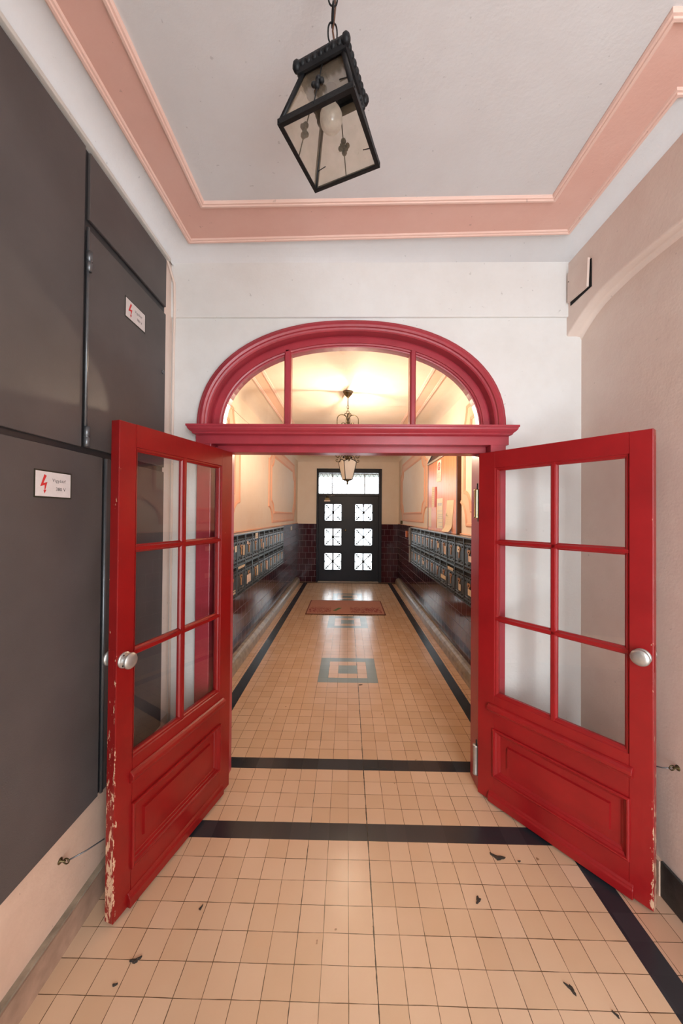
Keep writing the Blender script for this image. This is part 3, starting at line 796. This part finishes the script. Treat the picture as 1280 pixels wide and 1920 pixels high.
b = MB(); b.lathe([(.001, 0), (.017, 0), (.018, .04), (.008, .046), (.001, .046)], (LX-.002, LY, 2.760), 'iron', 'z', 16); loc(b, 'socket')
# chain links
zc_ = zt_+.118; li = 0; Ll = .062
def link_(cz, along_x):
    pts = []
    for i in range(20):
        a = 2*PI*i/20; ww = math.copysign(.0125*abs(math.cos(a))**.7, math.cos(a)); hh_ = math.copysign((Ll/2-.002)*abs(math.sin(a))**.85, math.sin(a))
        t_ = math.radians(12); pts.append((LX+ww*math.cos(t_), LY+ww*math.sin(t_), cz+hh_) if along_x else (LX-ww*math.sin(t_), LY+ww*math.cos(t_), cz+hh_))
    b = MB(); b.tube(pts, .0022, 'iron', 8, True); return loc(b, 'chain_link')
zz = zc_+Ll/2-.010; ii = 0
while zz < ZC-.045:
    link_(zz, ii % 2 == 0); zz += Ll-.0105; ii += 1
b = MB(); b.lathe([(.001, ZC-.035), (.008, ZC-.035), (.035, ZC-.012), (.042, ZC-.001), (.001, ZC-.001)], (LX, LY, 0), 'iron', 'z', 20); b.tube([(LX, LY, ZC-.035), (LX, LY, zz-Ll/2)], .0022, 'iron', 6); loc(b, 'ceiling_hook')
b = MB(); b.tube([(LX+.004+.004*math.sin(q*2.1), LY+.004*math.cos(q*1.7), zc_-.06+q*(ZC-zc_+.05)/9) for q in range(10)], .0026, 'brown', 6); loc(b, 'cable')

# ------------------------------------------------------------------ ornate lantern in the corridor
KX, KY = -.002, 4.13
ol = empty('ornate_lantern', (KX, KY, ZD), 0, 'lit bronze lantern with scrolled arms and opal glass, hanging in the middle of the corridor', 'lantern')
def oloc(b, name, **k):
    o = b.build(name, ol, **k); o.location = (-KX, -KY, -ZD); return o
b = MB(); b.lathe([(.001, ZD-.001), (.058, ZD-.001), (.060, ZD-.012), (.050, ZD-.02), (.046, ZD-.034), (.020, ZD-.062), (.010, ZD-.075), (.001, ZD-.076)], (KX, KY, 0), 'bronze', 'z', 24); oloc(b, 'canopy')
b = MB(); b.tube([(KX, KY, ZD-.07), (KX, KY, ZD-.17)], .0055, 'bronze', 8); oloc(b, 'rod')
def ring_link(cz, hw, hh_, ax_):
    b = MB(); b.tube([(KX+(hw*math.cos(a) if ax_ else 0), KY+(0 if ax_ else hw*math.cos(a)), cz+hh_*math.sin(a)) for a in [2*PI*i/16 for i in range(16)]], .003, 'bronze', 6, True); oloc(b, 'chain_link')
ring_link(ZD-.185, .010, .022, True); ring_link(ZD-.215, .012, .024, False); ring_link(ZD-.245, .016, .018, True)
cz0 = ZD-.26   # crown top
b = MB(); b.tube([(KX, KY, cz0), (KX, KY, 2.33)], .0065, 'bronze', 8); b.lathe([(.006, 2.75), (.016, 2.74), (.010, 2.72), (.018, 2.70), (.008, 2.68), (.006, 2.66)], (KX, KY, 0), 'bronze', 'z', 14); oloc(b, 'stem')
def spiral(cx_, cz_, r0, r1, a0, a1, n=14): return [(cx_+(r0+(r1-r0)*i/n)*math.cos(a0+(a1-a0)*i/n), cz_+(r0+(r1-r0)*i/n)*math.sin(a0+(a1-a0)*i/n)) for i in range(n+1)]
for k in range(4):
    an = math.radians(10+90*k)
    W3 = lambda p: (KX+p[0]*math.cos(an), KY+p[0]*math.sin(an), p[1])
    b = MB(); b.tube([W3(p) for p in spiral(.024, cz0-.016, .024, .008, PI, -PI*.6)], .0045, 'bronze', 6)
    pts = [(.006, 2.75)]+spiral(.068, 2.768, .058, .058, PI*.9, 0, 10)+[(.126, 2.70), (.122, 2.62), (.105, 2.55)]+spiral(.080, 2.545, .026, .008, 0, -PI*1.5, 10)
    b.tube([W3(p) for p in pts], .0052, 'bronze', 6)
    pts = [(.006, 2.66), (.03, 2.68)]+spiral(.050, 2.715, .030, .008, -PI*.5, PI*1.3, 12)
    b.tube([W3(p) for p in pts], .0048, 'bronze', 6)
    b.ball(W3((.03, 2.70)), .014, 'bronze', 8, (1, 1, 1.8))
    oloc(b, 'upper_arm')
    b = MB()
    pts = [(.010, 2.335), (.030, 2.35)]+spiral(.092, 2.352, .052, .046, PI*.85, 0, 9)+spiral(.112, 2.345, .026, .007, 0, -PI*1.7, 12)
    b.tube([W3(p) for p in pts], .0055, 'bronze', 6)
    pts = [(.09, 2.275), (.086, 2.32), (.07, 2.345), (.045, 2.352), (.02, 2.335)]
    b.tube([W3(p) for p in pts], .0042, 'bronze', 6)
    pts = [(.092, 2.272), (.112, 2.274)]+spiral(.122, 2.292, .018, .005, -PI*.5, PI*1.2, 10)
    b.tube([W3(p) for p in pts], .0045, 'bronze', 6)
    b.ball(W3((.045, 2.33)), .013, 'iron', 8)
    oloc(b, 'lower_scroll')
b = MB(); b.lathe([(.001, 2.352), (.012, 2.350), (.018, 2.335), (.014, 2.300), (.001, 2.292)], (KX, KY, 0), 'bronze', 'z', 24); oloc(b, 'socket')
aq = math.radians(24); a4 = [(math.cos(aq+PI/4+PI/2*i), math.sin(aq+PI/4+PI/2*i)) for i in range(4)]
b = MB()
for i in range(4):
    (x0_, y0_), (x1_, y1_) = a4[i], a4[(i+1) % 4]
    rT, rB, z1_, z0_ = .112, .062, 2.270, 2.068
    b.tube([(KX+x0_*rT, KY+y0_*rT, z1_), (KX+x0_*rB, KY+y0_*rB, z0_)], .0045, 'iron', 6)
    b.tube([(KX+x0_*rB, KY+y0_*rB, z0_), (KX+x1_*rB, KY+y1_*rB, z0_)], .004, 'iron', 6)
    arc_ = [(KX+(x0_+(x1_-x0_)*q/8)*rT, KY+(y0_+(y1_-y0_)*q/8)*rT, z1_+.030*math.sin(PI*q/8)) for q in range(9)]
    b.tube(arc_, .0045, 'iron', 6)
oloc(b, 'frame')
for i in range(4):
    (x0_, y0_), (x1_, y1_) = a4[i], a4[(i+1) % 4]
    arc_ = [(KX+(x0_+(x1_-x0_)*q/8)*rT, KY+(y0_+(y1_-y0_)*q/8)*rT, z1_+.030*math.sin(PI*q/8)) for q in range(9)]
    b = MB(); b.quad([(KX+x1_*rB, KY+y1_*rB, z0_), (KX+x0_*rB, KY+y0_*rB, z0_)]+arc_, 'opal'); oloc(b, 'glass_panel')
b = MB(); b.lathe([(.001, 2.075), (.045, 2.068), (.05, 2.062), (.018, 2.052), (.008, 2.040), (.013, 2.026), (.007, 2.012), (.001, 2.006)], (KX, KY, 0), 'bronze', 'z', 16); oloc(b, 'finial')
b = MB(); b.lathe([(.001, 2.425), (.03, 2.427), (.092, 2.442), (.094, 2.438), (.03, 2.419), (.001, 2.417)], (KX, KY, 0), 'bronze', 'z', 24); oloc(b, 'added_bulb_shield')  # dish added under the bulb to block its glare on the floor
b = MB(); b.lathe([(.001, 2.533), (.012, 2.527), (.020, 2.513), (.023, 2.495), (.019, 2.477), (.011, 2.463), (.001, 2.455)], (KX+.026, KY-.01, 0), 'lit', 'z', 16); oloc(b, 'bulb', label='glowing bulb')

# ------------------------------------------------------------------ letterboxes
def make_mailbox():
    rt = empty('mailbox'); w, h, dp = .300, .322, .085
    b = MB(); b.box(0, w, .012, dp, 0, h, 'mail')
    b.box(0, .008, -.006, .012, 0, h, 'mailedge').box(w-.008, w, -.006, .012, 0, h, 'mailedge').box(.008, w-.008, -.004, .012, h-.008, h, 'mailedge').box(.008, w-.008, -.002, .012, 0, .008, 'mailedge')
    b.box(.010, w-.010, .008, .0125, h-.045, h-.009, 'black')
    b.build('housing', rt)
    b = MB(); b.box(.013, w-.013, .000, .012, .014, h-.050, 'mail')
    b.box(.022, w-.022, -.004, .000, h-.078, h-.070, 'mailedge'); b.box(.022, w-.022, -.004, .000, .036, .043, 'mailedge')
    for zz_ in (.026, .062, h-.062, h-.098):
        for k in range(5 if zz_ in (.026, h-.062) else 3):
            n = 5 if zz_ in (.026, h-.062) else 3
            b.ball((.045+(w-.09)*k/(n-1), -.002, zz_), .0105, 'cabdark', 6, (1, .8, 1))
    b.tube([(.09, 0, .075), (.09, -.014, .078), (.21, -.014, .078), (.21, 0, .075)], .0045, 'mailedge', 6)
    b.build('door', rt, bevel=.0012, segs=1)
    b = MB(); hp = []
    for i in range(18):
        a = 2*PI*i/18; x_ = .030*math.sin(a)**3; z_ = .030*(.81*math.cos(a)-.31*math.cos(2*a)-.12*math.cos(3*a)-.06*math.cos(4*a))
        hp.append((x_*1.35+.15, z_*1.15+.188))
    b.prism(hp, lambda p, q: (p[0], q, p[1]), -.006, .001, 'rust')
    b.prism([(.138, .165), (.162, .165), (.158, .100), (.142, .100)], lambda p, q: (p[0], q, p[1]), -.006, .001, 'rust')
    b.lathe([(.001, -.006), (.008, -.006), (.008, -.009), (.001, -.009)], (.15, 0, .188), 'black', 'y', 10)
    b.build('escutcheon', rt)
    return rt
def card(rt, x0, x1, z0, z1, m):
    b = MB(); b.box(x0, x1, -.0075, -.0045, z0, z1, m); b.build('name_card', rt)
proto = make_mailbox()
ordn = ['', 'second ', 'third ', 'fourth ', 'fifth ', 'sixth ', 'seventh ', 'eighth ', 'ninth ', 'tenth ', 'eleventh ', 'twelfth ']
first = True; SHELF = 1.438
cards = {('l', 0, 9): (.21, .27, .15, .215, 'paper'), ('l', 0, 8): (.20, .26, .09, .20, 'card'), ('l', 0, 6): (.12, .24, .24, .31, 'paper'), ('l', 0, 7): (.05, .10, .2, .235, 'cardpink'),
         ('l', 1, 7): (.06, .22, .07, .17, 'cardpink'), ('l', 1, 8): (.03, .27, .285, .31, 'card'), ('l', 1, 6): (.20, .27, .09, .22, 'card'), ('l', 1, 4): (.16, .22, .08, .20, 'cardpink'), ('l', 1, 9): (.06, .24, .05, .09, 'card'), ('l', 0, 5): (.2, .26, .07, .16, 'cardpink'),
         ('r', 0, 9): (.10, .17, .16, .22, 'paper'), ('r', 0, 10): (.16, .24, .10, .155, 'cardpink'), ('r', 0, 6): (.17, .25, .13, .19, 'card'), ('r', 0, 7): (.20, .26, .08, .18, 'cardpink'), ('r', 0, 11): (.14, .24, .10, .15, 'card'),
         ('r', 1, 10): (.14, .24, .10, .16, 'card'), ('r', 1, 9): (.15, .22, .09, .155, 'card'), ('r', 1, 7): (.04, .26, .10, .145, 'card'), ('r', 1, 8): (.04, .26, .25, .285, 'card'), ('r', 1, 3): (.16, .25, .12, .17, 'cardpink'), ('r', 1, 2): (.14, .22, .15, .22, 'cardpink')}
colours = {'paper': 'a white', 'card': 'a tan', 'cardpink': 'a pale pink'}
for side, n, yfar in (('l', 11, 6.40), ('r', 12, 6.62)):
    for row in (0, 1):
        for c in range(n):
            key = (side, row, c)
            if first: rt = proto; first = False
            else:
                rt = proto.copy(); COL.objects.link(rt)
                for ch in proto_parts:
                    q = ch.copy(); COL.objects.link(q); q.parent = rt
            if rt is proto: proto_parts = [o for o in bpy.data.objects if o.parent == proto]
            z = SHELF-.326*(row+1)
            if side == 'l': rt.location = (-1.152, yfar-.3*(c+1), z); rt.rotation_euler = (0, 0, PI/2)
            else: rt.location = (1.187, yfar-.3*c, z); rt.rotation_euler = (0, 0, -PI/2)
            wall = 'left' if side == 'l' else 'right'
            cd = cards.get(key)
            tail = ', with %s card' % colours[cd[4]] if cd else ''
            tag(rt, '%s letterbox of the %s wall, %s from the street door%s' % ('upper' if row == 0 else 'lower', wall, ordn[c].strip() or 'first', tail), 'mailbox', 'letterboxes along the corridor walls')
for (side, row, c), v in cards.items():
    n, yfar = (11, 6.40) if side == 'l' else (12, 6.62)
    z = SHELF-.326*(row+1)
    tgt = (-1.152, yfar-.3*(c+1)) if side == 'l' else (1.187, yfar-.3*c)
    for o in bpy.data.objects:
        if o.name.startswith('mailbox') and o.parent is None and abs(o.location.x-tgt[0]) < .01 and abs(o.location.y-tgt[1]) < .01 and abs(o.location.z-z) < .01: card(o, *v)
# sheet metal tops and far end panel of the letterbox banks
MB().box(CL+.011, -1.142, 3.10, 6.40, SHELF, SHELF+.007, 'mailtop').build('mailbox_top_shelf', label='thin zinc sheet lying along the tops of the left letterboxes', cat='shelf')
MB().box(1.177, CR-.011, 3.02, 6.66, SHELF, SHELF+.007, 'mailtop').build('mailbox_top_shelf', label='thin zinc sheet lying along the tops of the right letterboxes under the notice board', cat='shelf')
b = MB(); b.box(1.150, CR-.011, 6.625, 6.640, SHELF-.32, SHELF-.004, 'mailtop').box(1.155, CR-.011, 6.625, 6.640, SHELF-.65, SHELF-.34, 'mailtop'); b.build('mailbox_end_panel', label='bright zinc end panel closing the right letterbox bank towards the street door', cat='panel')

# ------------------------------------------------------------------ notice board on the right corridor wall
XB = 1.235
nb = empty('notice_board', (CR, 3.98, SHELF+.007), 0, 'pine board cabinet with brown sides and a low gable, standing on the right letterboxes', 'notice board')
def nloc(b, name, **k):
    o = b.build(name, nb, **k); o.location = -Vector((CR, 3.98, SHELF+.007)); return o
zb0 = SHELF+.010
b = MB(); b.box(XB, CR-.002, 4.02, 5.43, zb0, 2.42, 'pine'); nloc(b, 'board')
b = MB(); b.box(XB-.008, CR-.002, 3.98, 4.02, zb0, 2.47, 'brown'); b.box(XB-.004, CR-.002, 5.43, 5.455, zb0, 2.45, 'brown'); nloc(b, 'side_post', bevel=.002)
b = MB(); b.box(XB-.016, CR-.002, 3.975, 5.46, 2.42, 2.45, 'greymould'); nloc(b, 'moulding', bevel=.004)
b = MB(); b.prism([(3.98, 2.45), (5.455, 2.45), (4.72, 2.665)], lambda p, h: (h, p[0], p[1]), XB, CR-.002, 'brown'); nloc(b, 'gable')
b = MB(); b.tube([(XB-.004, 5.46, 2.455), (XB-.004, 4.72, 2.672), (XB-.004, 3.975, 2.455)], .008, 'cabdark', 6); nloc(b, 'gable_edge')
def paper(pts, m, label, cat='paper', extra=None, group='papers on the notice board', curl=0, name='paper'):
    """pts: four (y, z) corners: far top, near top, near bottom, far bottom"""
    b = MB(); k = 8; rows = []
    ft, nt, nb_, fb = [Vector(p) for p in pts]
    for i in range(k+1):
        q = i/k; A = ft.lerp(fb, q); B = nt.lerp(nb_, q)
        off = .0025+curl*max(0, q-.78)**2*20
        rows.append([(XB-off, A.x, A.y), (XB-off, B.x, B.y)])
    b.grid(rows, m, True)
    back = [[(x+.0008, y, z) for x, y, z in rw] for rw in rows]; b.grid(back, m, True)
    def at(a, c, d=.0008):
        q = min(1, max(0, c)); A = ft.lerp(fb, q); B = nt.lerp(nb_, q); P = A.lerp(B, a); off = .0025+curl*max(0, q-.78)**2*20
        return (XB-off-d, P.x, P.y)
    def strip(a0, a1, c, th, mm):
        b.quad([at(a0, c), at(a1, c), at(a1, c+th), at(a0, c+th)], mm)
    if extra: extra(b, at, strip)
    b.build(name, label=label, cat=cat, group=group, recalc=False)
def lines(n, c0, c1, mm='ink', a0=.12, a1=.88):
    def f_(b, at, strip):
        for i in range(n): strip(a0, a1-(i*37 % 5)*.05, c0+(c1-c0)*i/max(1, n-1), .006, mm)
    return f_
def p1x(b, at, strip):
    c = []
    for rr in (.30, .21):
        c.append([at(.5+rr*math.cos(a), .28+rr*.62*math.sin(a), .0012) for a in [2*PI*i/24 for i in range(24)]])
    b.grid([c[0], c[1]], 'inkred', False, True)
    b.quad([at(.36, .20, .0013), at(.42, .17, .0013), at(.64, .36, .0013), at(.58, .39, .0013)], 'inkred')
    b.quad([at(.60, .17, .0013), at(.66, .20, .0013), at(.42, .39, .0013), at(.36, .36, .0013)], 'inkred')
    lines(6, .58, .80)(b, at, strip)
paper([(4.885, 2.405), (4.676, 2.40), (4.690, 2.116), (4.930, 2.118)], 'paper', 'white notice with a red circle symbol, near the top of the pine board', extra=p1x)
paper([(5.190, 2.072), (5.010, 2.065), (5.038, 1.780), (5.187, 1.777)], 'paperold', 'small yellowish notice left of the red strip on the pine board', extra=lines(8, .12, .8))
b = MB(); b.prism([(5.005, 2.060), (4.930, 2.058), (4.928, 1.778), (5.030, 1.778)], lambda p, h: (XB-h, p[0], p[1]), .0005, .006, 'redstrip'); b.build('red_strip', label='narrow red strip between the notices on the pine board', cat='strip')
paper([(5.395, 1.779), (5.222, 1.777), (5.213, 1.491), (5.388, 1.493)], 'paper', 'bright white blank sheet at the low far corner of the pine board')
b = MB(); b.box(XB-.006, XB-.0005, 4.922, 5.208, 1.490, 1.774, 'rust' if 0 else M['pine']); b.build('wooden_plaque', label='plain wooden plaque low on the pine board between two sheets', cat='plaque')
def p4x(b, at, strip):
    for a_ in (.2, .5, .72): b.quad([at(a_, .16), at(a_+.10, .16), at(a_+.07, .26), at(a_+.02, .26)], 'inkblue')
    for c_ in (.42, .54, .60, .66, .80, .93): strip(.08 if c_ in (.42, .66) else .3, .95, c_, .008, 'inkblue')
paper([(4.900, 1.892), (4.606, 1.888), (4.598, 1.488), (4.905, 1.490)], 'paper', 'white notice with blue marks and ruled lines, middle of the pine board', extra=p4x)
def p5x(b, at, strip):
    strip(.08, .9, .17, .012, 'card'); b.quad([at(.03, .42), at(.10, .42), at(.10, .50), at(.03, .50)], 'green'); strip(.1, .35, .49, .008, 'green')
    lines(10, .25, .9, 'card')(b, at, strip)
paper([(4.408, 1.846), (4.123, 1.838), (4.205, 1.462), (4.500, 1.464)], 'paperold', 'long cream sheet with a curled lower end, nearest on the pine board', extra=p5x, curl=.045)

# ------------------------------------------------------------------ doormat
b = MB(); b.box(-.688, .654, 5.895, 6.855, .0005, .009, 'mat')
for q in ((-.688, .654, 5.895, 5.912), (-.688, .654, 6.838, 6.855), (-.688, -.668, 5.912, 6.838), (.634, .654, 5.912, 6.838)): b.box(q[0], q[1], q[2], q[3], .0005, .0105, 'matedge')
mt = b.build('doormat', label='faded red floral doormat lying in front of the street door', cat='doormat')
MB().prism([(-.235, 6.12), (-.185, 6.10), (-.085, 6.30), (-.145, 6.31)], lambda p, h: (p[0], p[1], h), .009, .0105, 'green').build('leaf_pattern', mt, label='green stripe')

# ------------------------------------------------------------------ small things on walls and floor
def plate(name, c, sz, axis, m, label, cat, extra=None):
    b = MB(); x, y, z = c; w, h, d = sz
    if axis == 'x+': b.box(x, x+d, y-w/2, y+w/2, z-h/2, z+h/2, m)
    if axis == 'x-': b.box(x-d, x, y-w/2, y+w/2, z-h/2, z+h/2, m)
    if axis == 'y-': b.box(x-w/2, x+w/2, y-d, y, z-h/2, z+h/2, m)
    if extra: extra(b)
    return b.build(name, label=label, cat=cat, bevel=.003)
plate('light_switch', (CL+.010, 7.78, 1.36), (.06, .085, .012), 'x+', 'white', 'small white light switch on the maroon tiles near the street door', 'switch',
      lambda b: b.box(CL+.022, CL+.027, 7.765, 7.795, 1.34, 1.38, 'white'))
plate('socket_cover', (CL, 3.80, 1.515), (.15, .09, .008), 'x+', 'corridor', 'cream painted cover plate on the left wall above the letterboxes', 'cover')
plate('junction_box', (CR, 8.23, 1.502), (.10, .075, .04), 'x-', 'bronze', 'small dark junction box above the tiles near the street door', 'box')
plate('call_button', (CR-.010, 7.50, 1.27), (.09, .13, .03), 'x-', 'orange', 'small orange call box on the maroon tiles beyond the right letterboxes', 'box')
plate('cover_plate', (1.06, YE, 1.626), (.11, .11, .006), 'y-', 'corridor', 'square painted cover plate on the wall right of the street door', 'cover')
# loose hatch high on the right beam
b = MB(); b.box(1.2995, 1.303, 1.912, 2.09, 2.892, 3.045, 'black'); hb = b
hb.prism([(2.10, 2.915), (1.925, 2.900), (1.915, 3.050), (2.10, 3.090)], lambda p, h: (1.3005-h-(2.10-p[0])*.03, p[0], p[1]), 0, .012, 'plaster_pinkish')
hb.lathe([(.001, 0), (.003, 0), (.003, -.002), (.001, -.002)], (1.286, 2.085, 3.03), 'brown', 'x', 8)
hb.build('wall_hatch', label='loose square cover hanging open high on the right beam', cat='hatch')
# wall hooks holding the leaves open
def hook(name, x, y, z, s_, to, label):
    b = MB(); b.lathe([(.001, 0), (.012, 0), (.010, s_*.003), (.004, s_*.006), (.004, s_*.02), (.001, s_*.02)], (x, y, z), 'bronze', 'x', 12)
    b.tube([(x+s_*.024+.010*math.cos(a), y, z+.010*math.sin(a)) for a in [2*PI*i/14 for i in range(14)]], .0025, 'bronze', 6, True)
    p = Vector((x+s_*.026, y, z)); q = Vector(to); b.tube([p+(q-p)*.0, p+(q-p)*.5+Vector((0, 0, -.004)), q], .0026, 'steel', 6)
    b.build(name, label=label, cat='hook')
hook('door_hook', XL, 1.335, .335, 1, (-.975, 1.435, .33), 'bronze wall hook with a rod holding the left red door open')
hook('door_hook', XR, 1.515, .605, -1, (1.325, 1.555, .585), 'bronze wall hook with a rod holding the right red door open')
# conduit in the corner and cable along the corridor wall
b = MB(); b.tube([(-1.058, 1.95, 3.14), (-1.056, 2.03, 3.12), (-1.050, 2.10, 3.04), (-1.052, 2.112, 2.9), (-1.055, 2.113, 2.7), (-1.062, 2.125, 2.0), (-1.062, 2.125, .1)], .007, 'plaster_pinkish', 8)
b.build('conduit', label='thin painted conduit running down the corner beside the grey cabinet', cat='conduit')
b = MB(); b.tube([(CL+.003, y, 2.787-.004*math.sin(y*5)) for y in [3.8+.15*i for i in range(14)]], .0022, 'greymould', 5); b.build('wall_cable', label='thin cable along the upper left wall of the corridor', cat='cable')
# dry debris on the floor
def crumb(x, y, a, s_, label, k=0, curl=.004):
    b = MB(); rng = random.Random(k); pts = []
    for i in range(12):
        an = 2*PI*i/12; rr = (1+.35*math.sin(an*3+k))*(.8+.4*rng.random()); pts.append((rr*math.cos(an)*s_, rr*math.sin(an)*s_*.45))
    ca, sa = math.cos(a), math.sin(a)
    top_ = [(x+p[0]*ca-p[1]*sa, y+p[0]*sa+p[1]*ca, .0006+curl*abs(p[0])/s_) for p in pts]; mid = [(x+(p[0]*ca-p[1]*sa)*.5, y+(p[0]*sa+p[1]*ca)*.5, .002+curl*.8) for p in pts]
    bot = [(q[0], q[1], .0003) for q in top_]
    b.grid([bot, top_, mid], 'dirt', False, True); b.quad(mid, 'dirt'); b.quad(bot, 'dirt')
    b.build('debris', label=label, cat='debris', group='bits of debris on the tiled floor')
for i, (x, y, a, s_, lb) in enumerate([
    (-.770, 1.312, .3, .017, 'dark crumpled bit of debris on the floor in front of the left red door'),
    (-.800, 1.242, .2, .008, 'tiny brown crumb on the floor left of the larger dark crumpled bit'),
    (-.60, 1.49, 1.2, .009, 'small brown flake beside the foot of the left red door'),
    (.795, 1.268, -1.0, .017, 'dark dry leaf near the lower right of the floor'),
    (.905, 1.205, -.9, .009, 'small dark flake nearest the black strip at lower right'),
    (.575, 1.548, 1.0, .016, 'thin dark splinter on the tiles between the centre and the right red door'),
    (.74, 1.745, -.35, .028, 'long brown smear of dirt just in front of the black cross strip'),
    (.835, 1.725, .1, .007, 'dark round spot right of the long smear near the black cross strip'),
    (.14, 3.47, .1, .018, 'small brown bit on the tiles in front of the square floor motif')]): crumb(x, y, a, s_, lb, i)
